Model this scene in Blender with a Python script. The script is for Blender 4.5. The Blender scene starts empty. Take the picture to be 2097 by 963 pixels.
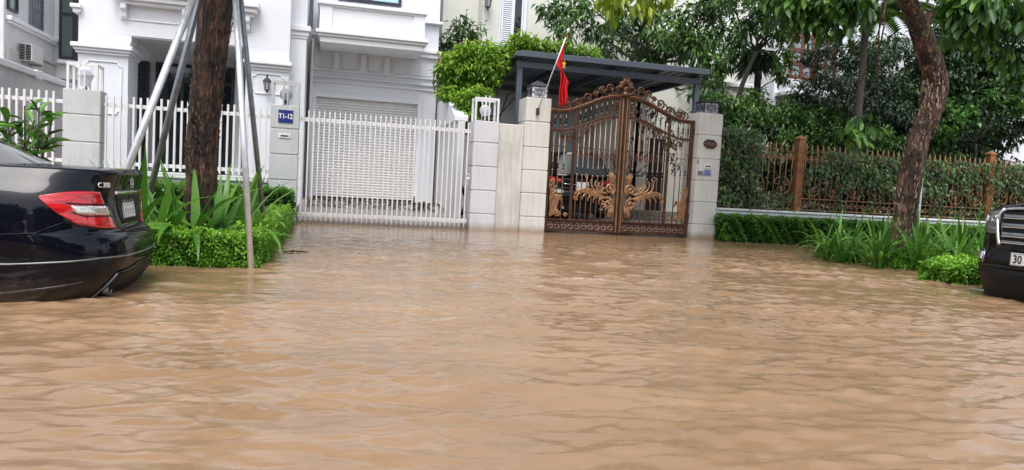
import bpy, bmesh, math, random
import numpy as np
from mathutils import Vector, Matrix

rnd = random.Random(7)
rng = np.random.default_rng(11)
scene = bpy.context.scene
R = math.radians

# ---------------------------------------------------------------- camera
# world: X runs along the street (right), Y runs away across the flooded street, Z up, Z = 0 is the flood surface
PITCH, ROLL, YAW, CAMH = R(3.755), R(3.145), R(14.4), 0.95
def _s(v):
    x, y, z = v
    return Vector((x * math.cos(YAW) + y * math.sin(YAW), -x * math.sin(YAW) + y * math.cos(YAW), z))
fwd = _s((0, math.cos(PITCH), -math.sin(PITCH)))
up0 = _s((0, math.sin(PITCH), math.cos(PITCH)))
rt0 = _s((1, 0, 0))
cr, sr = math.cos(ROLL), math.sin(ROLL)
rt = cr * rt0 + sr * up0
up = -sr * rt0 + cr * up0
cam = bpy.data.cameras.new('camera')
cam.sensor_width = 36; cam.lens = 1500 / 2097 * 36
cam.clip_start = 0.05; cam.clip_end = 400
camo = bpy.data.objects.new('camera', cam)
scene.collection.objects.link(camo)
m = Matrix((( rt.x, up.x, -fwd.x, 0), (rt.y, up.y, -fwd.y, 0), (rt.z, up.z, -fwd.z, CAMH), (0, 0, 0, 1)))
camo.matrix_world = m
scene.camera = camo

# ---------------------------------------------------------------- overcast daylight
SUN_EL, SUN_AZ = R(62), R(200)
world = bpy.data.worlds.new('World'); scene.world = world; world.use_nodes = True
nt = world.node_tree; nt.nodes.clear()
sky = nt.nodes.new('ShaderNodeTexSky'); sky.sky_type = 'NISHITA'; sky.sun_disc = False
sky.sun_elevation = SUN_EL; sky.sun_rotation = SUN_AZ
sky.air_density = 1.0; sky.dust_density = 3.0; sky.ozone_density = 1.0
hs = nt.nodes.new('ShaderNodeHueSaturation'); hs.inputs['Saturation'].default_value = 0.42
bg = nt.nodes.new('ShaderNodeBackground'); bg.inputs['Strength'].default_value = 0.15
wo = nt.nodes.new('ShaderNodeOutputWorld')
nt.links.new(sky.outputs[0], hs.inputs['Color']); nt.links.new(hs.outputs[0], bg.inputs[0]); nt.links.new(bg.outputs[0], wo.inputs[0])
sun = bpy.data.lights.new('sun', 'SUN'); sun.energy = 1.1; sun.angle = R(28); sun.color = (1, .975, .94)
suno = bpy.data.objects.new('sun', sun); scene.collection.objects.link(suno)
# direction towards the sun: azimuth measured like the sky texture (clockwise from +Y)
sd = Vector((math.sin(SUN_AZ) * math.cos(SUN_EL), math.cos(SUN_AZ) * math.cos(SUN_EL), math.sin(SUN_EL)))
suno.rotation_euler = sd.to_track_quat('Z', 'Y').to_euler()
vs = scene.view_settings
vs.view_transform = 'Standard'; vs.look = 'None'; vs.gamma = 1; vs.use_curve_mapping = False
vs.exposure = 0.86
scene.cycles.max_bounces = 6; scene.cycles.diffuse_bounces = 3; scene.cycles.glossy_bounces = 3
scene.cycles.transparent_max_bounces = 6; scene.cycles.transmission_bounces = 3
scene.cycles.sample_clamp_indirect = 4
scene.cycles.use_denoising = True
# ---------------------------------------------------------------- helpers
COL = scene.collection
def tag(o, label=None, cat=None, group=None, kind=None):
    if label: o['label'] = label
    if cat: o['category'] = cat
    if group: o['group'] = group
    if kind: o['kind'] = kind
    return o
def thing(name, loc, label, cat, group=None, rz=0):
    o = bpy.data.objects.new(name, None); COL.objects.link(o)
    o.location = loc; o.rotation_euler = (0, 0, rz); o.empty_display_size = .2
    return tag(o, label, cat, group)
def copy_tree(o, parent=None):
    c = o.copy(); COL.objects.link(c)
    if parent: c.parent = parent
    for ch in list(o.children):
        copy_tree(ch, c)
    return c

class MB:
    """collects geometry in world coordinates; build() links it as one mesh object, local to its parent's origin"""
    def __init__(s): s.v = []; s.f = []; s.sm = []
    def add(s, vs_, fs, smooth=False):
        b = len(s.v); s.v += [tuple(p) for p in vs_]
        s.f += [tuple(i + b for i in f) for f in fs]; s.sm += [smooth] * len(fs)
        return s
    def box(s, x0, x1, y0, y1, z0, z1):
        return s.add([(x0,y0,z0),(x1,y0,z0),(x1,y1,z0),(x0,y1,z0),(x0,y0,z1),(x1,y0,z1),(x1,y1,z1),(x0,y1,z1)],
            [(0,3,2,1),(4,5,6,7),(0,1,5,4),(1,2,6,5),(2,3,7,6),(3,0,4,7)])
    def obox(s, c, ax, ay, az):
        c, ax, ay, az = map(Vector, (c, ax, ay, az))
        P = [c + i*ax + j*ay + k*az for k in (-1,1) for j, i in ((-1,-1),(-1,1),(1,1),(1,-1))]
        return s.add(P, [(0,3,2,1),(4,5,6,7),(0,1,5,4),(1,2,6,5),(2,3,7,6),(3,0,4,7)])
    def prism_xz(s, poly, y0, y1):
        n = len(poly)
        return s.add([(x, y0, z) for x, z in poly] + [(x, y1, z) for x, z in poly],
            [tuple(range(n)), tuple(range(2*n-1, n-1, -1))] + [(i, i+n, (i+1) % n + n, (i+1) % n) for i in range(n)])
    def prism_yz(s, poly, x0, x1):
        n = len(poly)
        return s.add([(x0, y, z) for y, z in poly] + [(x1, y, z) for y, z in poly],
            [tuple(range(n-1, -1, -1)), tuple(range(n, 2*n))] + [(i, (i+1) % n, (i+1) % n + n, i+n) for i in range(n)])
    def tube(s, pts, rad, n=8, cap=True, flat=None, smooth=True):
        pts = [Vector(p) for p in pts]
        if not hasattr(rad, '__len__'): rad = [rad] * len(pts)
        ref = None; rings = []
        for i, p in enumerate(pts):
            t = (pts[min(i+1, len(pts)-1)] - pts[max(i-1, 0)]).normalized()
            if ref is None:
                ref = Vector((0, 1, 0)) if abs(t.y) < .9 else Vector((1, 0, 0))
            ref = (ref - t * ref.dot(t)).normalized()
            b = t.cross(ref)
            k = flat if flat else 1
            rings.append([p + rad[i] * (math.cos(a) * ref * k + math.sin(a) * b) for a in [2*math.pi*j/n for j in range(n)]])
        V = [q for r in rings for q in r]
        F = [(i*n+j, i*n+(j+1) % n, (i+1)*n+(j+1) % n, (i+1)*n+j) for i in range(len(pts)-1) for j in range(n)]
        if cap: F += [tuple(range(n-1, -1, -1)), tuple((len(pts)-1)*n + j for j in range(n))]
        return s.add(V, F, smooth)
    def lathe(s, c, prof, n=16, smooth=True):
        V = []; 
        for r, z in prof:
            V += [(c[0]+r*math.cos(2*math.pi*j/n), c[1]+r*math.sin(2*math.pi*j/n), c[2]+z) for j in range(n)]
        m_ = len(prof)
        F = [(i*n+j, i*n+(j+1) % n, (i+1)*n+(j+1) % n, (i+1)*n+j) for i in range(m_-1) for j in range(n)]
        F += [tuple(range(n-1, -1, -1)), tuple((m_-1)*n+j for j in range(n))]
        return s.add(V, F, smooth)
    def ball(s, c, r, n=12, sz=1.):
        k = n // 2
        return s.lathe(c, [(max(r*math.sin(math.pi*i/k), 1e-4), -r*sz*math.cos(math.pi*i/k)) for i in range(k+1)], n)
    def grid(s, rows, smooth=True, flip=False):
        n = len(rows[0]); V = [p for r in rows for p in r]
        F = []
        for i in range(len(rows)-1):
            for j in range(n-1):
                q = (i*n+j, i*n+j+1, (i+1)*n+j+1, (i+1)*n+j)
                F.append(q[::-1] if flip else q)
        return s.add(V, F, smooth)
    def build(s, name, mat, parent=None, bevel=0, label=None, cat=None, group=None, kind=None, seg=1):
        me = bpy.data.meshes.new(name)
        off = parent_origin(parent)
        me.from_pydata([(x-off[0], y-off[1], z-off[2]) for x, y, z in s.v], [], s.f)
        me.polygons.foreach_set('use_smooth', s.sm)
        me.materials.append(mat); me.update()
        o = bpy.data.objects.new(name, me); COL.objects.link(o)
        if parent: o.parent = parent
        if bevel:
            b = o.modifiers.new('bevel', 'BEVEL'); b.width = bevel; b.segments = seg; b.limit_method = 'ANGLE'; b.angle_limit = R(40)
        return tag(o, label, cat, group, kind)
def parent_origin(p):
    o = [0., 0., 0.]
    while p is not None:
        o[0] += p.location[0]; o[1] += p.location[1]; o[2] += p.location[2]; p = p.parent
    return o
def B(name, mat, parent, *boxes, bevel=.006, **kw):
    mb = MB()
    for b in boxes: mb.box(*b)
    return mb.build(name, mat, parent, bevel=bevel, **kw)

def text_mesh(name, body, size, loc, rot, mat, parent, depth=.003, bold=.0, sx=1.):
    cu = bpy.data.curves.new(name, 'FONT'); cu.body = body; cu.size = size; cu.extrude = depth; cu.offset = bold
    cu.align_x = 'CENTER'; cu.align_y = 'CENTER'; cu.resolution_u = 3
    t = bpy.data.objects.new(name, cu); COL.objects.link(t)
    dg = bpy.context.evaluated_depsgraph_get()
    me = bpy.data.meshes.new_from_object(t.evaluated_get(dg)); bpy.data.objects.remove(t)
    me.name = name; me.materials.clear(); me.materials.append(mat)
    o = bpy.data.objects.new(name, me); COL.objects.link(o)
    off = parent_origin(parent)
    o.location = (loc[0]-off[0], loc[1]-off[1], loc[2]-off[2]); o.rotation_euler = rot; o.scale = (sx, 1, 1)
    o.parent = parent
    return o

# ---------------------------------------------------------------- materials
def mat_base(name):
    mt = bpy.data.materials.new(name); mt.use_nodes = True
    return mt, mt.node_tree, mt.node_tree.nodes['Principled BSDF']
def N(nt, typ, **kw):
    n = nt.nodes.new(typ)
    for k, v in kw.items():
        if k in n.inputs: n.inputs[k].default_value = v
        else: setattr(n, k, v)
    return n
def coords(nt, scale=(1, 1, 1)):
    g = N(nt, 'ShaderNodeNewGeometry'); mp = N(nt, 'ShaderNodeMapping'); mp.inputs['Scale'].default_value = scale
    nt.links.new(g.outputs['Position'], mp.inputs['Vector']); return mp.outputs[0]
def ramp(nt, fac, stops):
    r = N(nt, 'ShaderNodeValToRGB'); e = r.color_ramp.elements
    while len(e) < len(stops): e.new(.5)
    for i, (p, c) in enumerate(stops): e[i].position = p; e[i].color = (*c, 1)
    nt.links.new(fac, r.inputs[0]); return r.outputs[0]
def paint(name, col, rough=.6, dirt=.25, dcol=None, streak=True, bump=.15, scale=1., metal=0, spec=.5, coat=0, mud=False):
    """weathered paint or plaster: large blotches, vertical rain streaks, fine grain"""
    mt, nt, p = mat_base(name)
    dcol = dcol or tuple(c * .55 for c in col)
    n1 = N(nt, 'ShaderNodeTexNoise', Scale=1.3*scale, Detail=5, Roughness=.6); nt.links.new(coords(nt), n1.inputs['Vector'])
    n2 = N(nt, 'ShaderNodeTexNoise', Scale=6*scale, Detail=4, Roughness=.65)
    nt.links.new(coords(nt, (3.5, 3.5, .22) if streak else (1, 1, 1)), n2.inputs['Vector'])
    mul = N(nt, 'ShaderNodeMath', operation='MULTIPLY'); nt.links.new(n1.outputs['Fac'], mul.inputs[0]); nt.links.new(n2.outputs['Fac'], mul.inputs[1])
    c = ramp(nt, mul.outputs[0], [(.0, tuple(a*(1-dirt)+b*dirt for a, b in zip(col, dcol))), (.16, tuple(a*(1-dirt*.5)+b*dirt*.5 for a, b in zip(col, dcol))), (.3, col), (1, tuple(min(1, x*1.03) for x in col))])
    if mud:      # a tide mark of dried mud just above the flood level, with a ragged edge
        g = N(nt, 'ShaderNodeNewGeometry'); sx = N(nt, 'ShaderNodeSeparateXYZ'); nt.links.new(g.outputs['Position'], sx.inputs[0])
        nm = N(nt, 'ShaderNodeTexNoise', Scale=7, Detail=5); nt.links.new(coords(nt), nm.inputs['Vector'])
        a_ = N(nt, 'ShaderNodeMath', operation='MULTIPLY_ADD'); a_.inputs[1].default_value = -.16; nt.links.new(nm.outputs['Fac'], a_.inputs[0]); nt.links.new(sx.outputs['Z'], a_.inputs[2])
        r_ = N(nt, 'ShaderNodeMapRange'); r_.inputs[1].default_value = -.06; r_.inputs[2].default_value = .10; r_.inputs[3].default_value = .8; r_.inputs[4].default_value = 0.; nt.links.new(a_.outputs[0], r_.inputs[0])
        mm_ = N(nt, 'ShaderNodeMix', data_type='RGBA'); nt.links.new(r_.outputs[0], mm_.inputs[0]); nt.links.new(c, mm_.inputs[6]); mm_.inputs[7].default_value = (.30, .22, .15, 1); c = mm_.outputs[2]
    nt.links.new(c, p.inputs['Base Color'])
    p.inputs['Roughness'].default_value = rough; p.inputs['Metallic'].default_value = metal
    p.inputs['Specular IOR Level'].default_value = spec; p.inputs['Coat Weight'].default_value = coat
    if bump:
        n3 = N(nt, 'ShaderNodeTexNoise', Scale=60*scale, Detail=3); nt.links.new(coords(nt), n3.inputs['Vector'])
        b = N(nt, 'ShaderNodeBump', Strength=bump, Distance=.004); nt.links.new(n3.outputs['Fac'], b.inputs['Height']); nt.links.new(b.outputs[0], p.inputs['Normal'])
    return mt
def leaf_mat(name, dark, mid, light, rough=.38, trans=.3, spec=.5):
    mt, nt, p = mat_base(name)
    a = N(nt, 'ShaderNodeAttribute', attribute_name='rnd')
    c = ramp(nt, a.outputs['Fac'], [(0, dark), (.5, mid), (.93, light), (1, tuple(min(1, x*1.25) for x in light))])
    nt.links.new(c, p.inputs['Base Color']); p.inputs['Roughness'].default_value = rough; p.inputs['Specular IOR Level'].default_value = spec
    tr = N(nt, 'ShaderNodeBsdfTranslucent'); nt.links.new(c, tr.inputs['Color'])
    mx = N(nt, 'ShaderNodeMixShader', Fac=trans); out = nt.nodes['Material Output']
    nt.links.new(p.outputs[0], mx.inputs[1]); nt.links.new(tr.outputs[0], mx.inputs[2]); nt.links.new(mx.outputs[0], out.inputs[0])
    return mt
def glass_dark(name, col=(.02, .024, .028), rough=.04, spec=.6):
    mt, nt, p = mat_base(name); p.inputs['Base Color'].default_value = (*col, 1)
    p.inputs['Roughness'].default_value = rough; p.inputs['Specular IOR Level'].default_value = spec
    return mt
def bark_mat(name, c0, c1, c2, wet=.35):
    mt, nt, p = mat_base(name)
    n1 = N(nt, 'ShaderNodeTexNoise', Scale=5, Detail=9, Roughness=.75); nt.links.new(coords(nt, (4.2, 4.2, .9)), n1.inputs['Vector'])
    v = N(nt, 'ShaderNodeTexVoronoi', Scale=14, feature='F1'); nt.links.new(coords(nt, (2.2, 2.2, .55)), v.inputs['Vector'])
    n2 = N(nt, 'ShaderNodeTexNoise', Scale=3.4, Detail=5, Roughness=.6); nt.links.new(coords(nt, (1.6, 1.6, .55)), n2.inputs['Vector'])
    c = ramp(nt, n1.outputs['Fac'], [(.34, c0), (.52, c1), (.66, c2)])
    c2_ = ramp(nt, n2.outputs['Fac'], [(.42, (.16, .14, .13)), (.60, (1, .96, .92))])
    mx = N(nt, 'ShaderNodeMix', data_type='RGBA', blend_type='MULTIPLY'); mx.inputs[0].default_value = .85
    nt.links.new(c, mx.inputs[6]); nt.links.new(c2_, mx.inputs[7]); nt.links.new(mx.outputs[2], p.inputs['Base Color'])
    p.inputs['Roughness'].default_value = 1 - wet
    ad = N(nt, 'ShaderNodeMath', operation='ADD'); nt.links.new(n1.outputs['Fac'], ad.inputs[0]); nt.links.new(v.outputs['Distance'], ad.inputs[1])
    b = N(nt, 'ShaderNodeBump', Strength=1., Distance=.05); nt.links.new(ad.outputs[0], b.inputs['Height']); nt.links.new(b.outputs[0], p.inputs['Normal'])
    return mt
def metal(name, col, rough=.3, met=1., var=.3, sc=8):
    mt, nt, p = mat_base(name)
    n1 = N(nt, 'ShaderNodeTexNoise', Scale=sc, Detail=5); nt.links.new(coords(nt), n1.inputs['Vector'])
    c = ramp(nt, n1.outputs['Fac'], [(.3, tuple(x*(1-var) for x in col)), (.65, col)])
    nt.links.new(c, p.inputs['Base Color']); p.inputs['Metallic'].default_value = met
    r = N(nt, 'ShaderNodeMapRange'); r.inputs[3].default_value = rough*.7; r.inputs[4].default_value = min(1, rough*1.5)
    nt.links.new(n1.outputs['Fac'], r.inputs[0]); nt.links.new(r.outputs[0], p.inputs['Roughness'])
    return mt

M = dict(
    white=paint('white_plaster', (.79, .81, .86), dirt=.12, bump=.08),
    white2=paint('white_trim', (.82, .84, .88), dirt=.10, bump=.05),
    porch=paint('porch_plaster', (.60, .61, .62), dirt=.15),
    fencewhite=paint('white_fence_paint', (.80, .80, .81), rough=.45, dirt=.30, bump=0, mud=True),
    pgrey=paint('grey_pillar_paint', (.58, .605, .61), dirt=.5, dcol=(.28, .30, .28), mud=True),
    pwhite=paint('white_pillar_paint', (.66, .66, .70), dirt=.45, dcol=(.36, .36, .32), mud=True),
    pcream=paint('cream_pillar_paint', (.70, .69, .65), dirt=.45, dcol=(.32, .31, .26), mud=True),
    streaky=paint('streaked_cream_wall', (.66, .65, .61), dirt=.75, dcol=(.28, .27, .23), mud=True),
    cream=paint('cream_plaster', (.74, .735, .67), dirt=.2),
    oldwall=paint('weathered_boundary_plaster', (.55, .55, .54), dirt=.6, dcol=(.22, .22, .21)),
    dirtywhite=paint('weathered_white_plaster', (.72, .73, .74), dirt=.4, dcol=(.35, .35, .34)),
    base=paint('pale_green_white_base_wall', (.62, .66, .62), dirt=.45, dcol=(.25, .28, .22)),
    concrete=paint('wet_concrete', (.30, .28, .26), rough=.35, dirt=.5, streak=False),
    shutter=paint('roller_shutter_paint', (.74, .73, .71), rough=.4, dirt=.25, bump=0),
    navyframe=paint('dark_window_frame', (.025, .028, .035), rough=.4, dirt=.2, bump=0),
    glass=glass_dark('dark_glass'), glassg=glass_dark('grey_green_glass', (.10, .13, .12), .08), glassb=glass_dark('painted_sky_glass', (.45, .70, .82), .05, 1.),  # glassb: blue of the reflected sky painted into its base colour
    headglass=glass_dark('headlamp_glass', (.14, .15, .15), .06, .8), glassdull=glass_dark('shaded_glass', (.03, .045, .05), .25, .15), curtain=paint('curtained_glass', (.32, .36, .38), rough=.15, dirt=.3, bump=0),
    brownwood=paint('red_brown_window_wood', (.16, .055, .035), rough=.4, dirt=.3),
    steelblue=paint('dark_blue_grey_steel', (.085, .105, .135), rough=.4, dirt=.3, bump=0),
    roofsheet=paint('blue_grey_roof_sheet', (.12, .15, .18), rough=.4, dirt=.3, bump=0),
    bronze=metal('dark_bronze', (.155, .074, .044), .38, .6, .5),
    bronzehi=metal('copper_bronze', (.52, .285, .15), .34, .6, .5, 14),
    bronzebar=metal('pale_bronze_bars', (.42, .29, .22), .38, .6, .3),
    rustfence=metal('weathered_bronze_fence_metal', (.32, .165, .085), .5, .35, .5),
    rustpost=metal('orange_bronze_post_metal', (.36, .165, .07), .4, .4, .4),
    galv=metal('galvanised_steel', (.78, .80, .82), .34, .75, .15, 20),
    galvd=metal('dull_galvanised_steel', (.30, .33, .35), .42, .8, .3, 12),
    chrome=metal('chrome', (.80, .81, .82), .1, 1., .05),
    black=paint('black_plastic', (.008, .008, .009), rough=.5, dirt=.1, bump=0, spec=.25),
    blackmetal=paint('black_lantern_metal', (.03, .03, .035), rough=.5, dirt=.2, bump=0),
    rubber=paint('tyre_rubber', (.018, .018, .018), rough=.8, dirt=.3, bump=.2),
    lampglass=paint('frosted_lamp_glass', (.72, .74, .80), rough=.25, dirt=.15, bump=0),
    lampgrey=paint('grey_lamp_glass', (.42, .44, .48), rough=.2, dirt=.2, bump=0),
    signblue=paint('navy_enamel', (.02, .035, .20), rough=.3, dirt=.1, bump=0),
    stickerblue=paint('blue_sticker', (.03, .10, .38), rough=.4, dirt=.1, bump=0),
    signwhite=paint('white_lettering', (.85, .85, .86), rough=.4, dirt=.05, bump=0),
    plate=paint('number_plate_white', (.78, .78, .78), rough=.4, dirt=.2, bump=0),
    ink=paint('black_lettering', (.015, .015, .018), rough=.5, dirt=0.05, bump=0),
    plaque=metal('brown_bronze_plaque', (.09, .045, .035), .5, .3, .4),
    flagred=None, flagyellow=None,
    acwhite=paint('air_conditioner_casing', (.66, .65, .62), rough=.5, dirt=.4),
    drain=paint('drain_pipe_plastic', (.70, .71, .72), rough=.4, dirt=.2, bump=0),
)
def car_paint(name, col):
    mt, nt, p = mat_base(name); p.inputs['Base Color'].default_value = (*col, 1)
    p.inputs['Roughness'].default_value = .5; p.inputs['Specular IOR Level'].default_value = .05
    p.inputs['Coat Weight'].default_value = .62; p.inputs['Coat Roughness'].default_value = .03
    v = N(nt, 'ShaderNodeTexVoronoi', Scale=70); tc = coords(nt); nt.links.new(tc, v.inputs['Vector'])
    n = N(nt, 'ShaderNodeTexNoise', Scale=9, Detail=4); nt.links.new(tc, n.inputs['Vector'])
    r = ramp(nt, v.outputs['Distance'], [(.10, (1, 1, 1)), (.26, (0, 0, 0))])      # rain drops standing on the paint
    b = N(nt, 'ShaderNodeBump', Strength=.05, Distance=.002); nt.links.new(r, b.inputs['Height'])
    nt.links.new(b.outputs[0], p.inputs['Coat Normal'])
    rr = N(nt, 'ShaderNodeMapRange'); rr.inputs[3].default_value = .0; rr.inputs[4].default_value = .05; nt.links.new(n.outputs['Fac'], rr.inputs[0]); nt.links.new(rr.outputs[0], p.inputs['Coat Roughness'])
    return mt
def muddy_foot(mt, z1=.07):      # splashed mud film on car skins just above the flood
    nt = mt.node_tree; p = nt.nodes['Principled BSDF']; g = N(nt, 'ShaderNodeNewGeometry'); sx = N(nt, 'ShaderNodeSeparateXYZ'); nt.links.new(g.outputs['Position'], sx.inputs[0])
    nm = N(nt, 'ShaderNodeTexNoise', Scale=14, Detail=7, Roughness=.7); nt.links.new(coords(nt), nm.inputs['Vector'])
    a_ = N(nt, 'ShaderNodeMath', operation='MULTIPLY_ADD'); a_.inputs[1].default_value = -.22; nt.links.new(nm.outputs['Fac'], a_.inputs[0]); nt.links.new(sx.outputs['Z'], a_.inputs[2])
    r_ = N(nt, 'ShaderNodeMapRange'); r_.inputs[1].default_value = -.10; r_.inputs[2].default_value = z1; r_.inputs[3].default_value = .7; r_.inputs[4].default_value = 0.; nt.links.new(a_.outputs[0], r_.inputs[0])
    mm_ = N(nt, 'ShaderNodeMix', data_type='RGBA'); nt.links.new(r_.outputs[0], mm_.inputs[0]); mm_.inputs[6].default_value = p.inputs['Base Color'].default_value; mm_.inputs[7].default_value = (.10, .075, .05, 1)
    nt.links.new(mm_.outputs[2], p.inputs['Base Color'])
M['navycar'] = car_paint('near_black_navy_paint', (.002, .0028, .008))
M['blackcar'] = car_paint('black_paint', (.0025, .0025, .003))
for k_ in ('navycar', 'blackcar'): muddy_foot(M[k_])
def lens_red():
    mt, nt, p = mat_base('red_lamp_lens'); p.inputs['Roughness'].default_value = .12; p.inputs['Coat Weight'].default_value = 1; p.inputs['Coat Roughness'].default_value = .02
    w = N(nt, 'ShaderNodeTexNoise', Scale=22, Detail=2); nt.links.new(coords(nt, (.25, .25, 2.2)), w.inputs['Vector'])
    c = ramp(nt, w.outputs['Fac'], [(.35, (.35, .006, .008)), (.6, (.72, .02, .025))]); nt.links.new(c, p.inputs['Base Color'])
    return mt
M['red'] = lens_red()
def lens_clear():
    mt, nt, p = mat_base('clear_lamp_lens'); p.inputs['Roughness'].default_value = .12; p.inputs['Metallic'].default_value = .5
    v = N(nt, 'ShaderNodeTexVoronoi', Scale=55); nt.links.new(coords(nt), v.inputs['Vector'])
    c = ramp(nt, v.outputs['Distance'], [(.1, (.35, .33, .32)), (.5, (.85, .84, .84))]); nt.links.new(c, p.inputs['Base Color'])
    p.inputs['Coat Weight'].default_value = 1
    return mt
M['clear'] = lens_clear()
def cloth(name, col):
    mt, nt, p = mat_base(name); p.inputs['Base Color'].default_value = (*col, 1); p.inputs['Roughness'].default_value = .75
    tr = N(nt, 'ShaderNodeBsdfTranslucent'); tr.inputs['Color'].default_value = (*col, 1)
    mx = N(nt, 'ShaderNodeMixShader', Fac=.3); nt.links.new(p.outputs[0], mx.inputs[1]); nt.links.new(tr.outputs[0], mx.inputs[2]); nt.links.new(mx.outputs[0], nt.nodes['Material Output'].inputs[0])
    return mt
M['flagred'] = cloth('red_flag_cloth', (.78, .014, .022)); M['flagyellow'] = cloth('yellow_star_cloth', (.85, .55, .02))
M['bark1'] = bark_mat('dark_wet_bark', (.012, .009, .007), (.085, .045, .030), (.36, .185, .105))
M['bark2'] = bark_mat('brown_scaly_bark', (.018, .012, .009), (.13, .070, .043), (.42, .27, .17))
M['plate1'] = paint('reddish_bark_plates', (.30, .15, .085), rough=.7, dirt=.7, dcol=(.05, .03, .02), scale=5)
M['plate2'] = paint('pale_bark_plates', (.42, .31, .22), rough=.75, dirt=.7, dcol=(.08, .05, .035), scale=5)
M['twig'] = paint('twig_bark', (.045, .032, .022), rough=.8, dirt=.4, streak=False)
M['twigdark'] = paint('dark_twigs', (.020, .022, .012), rough=.9, dirt=.4, streak=False)
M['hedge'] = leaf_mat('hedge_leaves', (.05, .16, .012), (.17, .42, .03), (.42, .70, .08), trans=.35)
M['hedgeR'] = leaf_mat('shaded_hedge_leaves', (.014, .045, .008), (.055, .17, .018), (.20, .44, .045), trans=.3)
M['vine'] = leaf_mat('bright_vine_leaves', (.05, .14, .012), (.20, .38, .03), (.48, .66, .08), trans=.4)
M['strap'] = leaf_mat('strap_leaves', (.03, .10, .012), (.075, .22, .025), (.17, .38, .05), trans=.3)
M['leafA'] = leaf_mat('mid_green_leaves', (.016, .045, .010), (.048, .125, .022), (.17, .33, .06), trans=.3)
M['leafB'] = leaf_mat('dark_green_leaves', (.010, .028, .010), (.027, .072, .018), (.09, .20, .045), trans=.2)
M['leafC'] = leaf_mat('grey_green_small_leaves', (.016, .034, .018), (.042, .082, .040), (.13, .21, .10), rough=.3, trans=.15)
M['leafF'] = leaf_mat('broad_fresh_leaves', (.018, .06, .012), (.055, .16, .026), (.20, .38, .06), rough=.42, trans=.35)
M['leafY'] = leaf_mat('yellow_green_leaves', (.10, .20, .02), (.28, .40, .03), (.50, .55, .05), trans=.45)
M['ivy'] = leaf_mat('fence_climber_leaves', (.020, .05, .012), (.055, .12, .028), (.16, .28, .07), trans=.2)

# ---------------------------------------------------------------- foliage
def leaf_mesh(name, P, D, Nn, L, W, mat, parent=None, fold=.25, droop=.15, val=None, broad=False, **kw):
    """P base points, D unit directions, Nn approximate normals, L lengths, W widths -> one mesh of folded leaves"""
    n = len(P); D = D / np.linalg.norm(D, axis=1, keepdims=True)
    S = np.cross(D, Nn); S /= np.linalg.norm(S, axis=1, keepdims=True) + 1e-9
    U = np.cross(S, D); L = L[:, None]; W = W[:, None]
    dn = np.array([0, 0, -1.])
    if broad:
        a, b = .35, .75
        V = np.stack([P, P+D*L*a+S*W*.42+U*fold*W, P+D*L*a-S*W*.42+U*fold*W, P+D*L*a+dn*L*droop*.15,
                      P+D*L*b+S*W*.46+U*fold*W+dn*L*droop*.5, P+D*L*b-S*W*.46+U*fold*W+dn*L*droop*.5, P+D*L*b+dn*L*droop*.6, P+D*L+dn*L*droop], 1)
        T = np.array([[0,1,3],[0,3,2],[1,4,6],[1,6,3],[3,6,5],[3,5,2],[4,7,6],[6,7,5]])
        T = T[:, ::-1]
    else:
        V = np.stack([P, P+D*L*.45+S*W*.5+U*fold*W, P+D*L*.45-S*W*.5+U*fold*W, P+D*L+dn*L*droop], 1)
        T = np.array([[0,3,1],[0,2,3]])
    k = V.shape[1]; V = V.reshape(-1, 3) - np.array(parent_origin(parent))
    F = (T[None] + (np.arange(n)*k)[:, None, None]).reshape(-1, 3)
    me = bpy.data.meshes.new(name)
    me.vertices.add(len(V)); me.vertices.foreach_set('co', V.astype(np.float32).ravel())
    me.loops.add(F.size); me.loops.foreach_set('vertex_index', F.astype(np.int32).ravel())
    me.polygons.add(len(F)); me.polygons.foreach_set('loop_start', (np.arange(len(F))*3).astype(np.int32))
    me.polygons.foreach_set('loop_total', np.full(len(F), 3, np.int32))
    me.update(calc_edges=True)
    at = me.attributes.new('rnd', 'FLOAT', 'POINT')
    v = rng.random(n) if val is None else np.clip(val, 0, 1)
    at.data.foreach_set('value', np.repeat(v, k).astype(np.float32))
    me.materials.append(mat)
    o = bpy.data.objects.new(name, me); COL.objects.link(o)
    if parent: o.parent = parent
    return tag(o, **kw) if kw else o
def unit(n):
    v = rng.normal(size=(n, 3)); return v / np.linalg.norm(v, axis=1, keepdims=True)
def cluster_leaves(cl, per, size, wid, droop_dir=.5, spread=1., whorl=5, jitter=.35):
    """whorls of leaves on twig ends spread through each cluster; returns arrays"""
    P = []; D = []; Nn = []; V = []
    for c in cl:
        cx, cy, cz, r = c[:4]; n = max(2, int(per * (r / .4) ** 2)); 
        tone = rng.normal(0, .10)
        e = unit(n) * (rng.random((n, 1)) ** .45) * r * spread * np.array([1, 1, .85])
        # uneven outline: push some twigs out, drop sectors
        e *= 1 + .35 * np.sin(e[:, :1] * 9 / max(r, .1) + cx * 7) * np.cos(e[:, 2:] * 8 / max(r, .1) + cz * 5)
        tw = e / (np.linalg.norm(e, axis=1, keepdims=True) + 1e-6)
        for k in range(whorl):
            d = tw * .6 + unit(n) * .8; d[:, 2] -= droop_dir
            P.append(e + np.array([cx, cy, cz]) + rng.normal(0, jitter * size, (n, 3))); D.append(d)
            nn = unit(n) * .5 + np.array([0, -.15, 1.]); Nn.append(nn)
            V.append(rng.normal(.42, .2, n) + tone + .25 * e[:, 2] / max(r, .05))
    P = np.concatenate(P); D = np.concatenate(D); Nn = np.concatenate(Nn); V = np.concatenate(V)
    n = len(P)
    return P, D, Nn, size * rng.uniform(.65, 1.2, n), wid * rng.uniform(.75, 1.2, n), V
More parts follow.
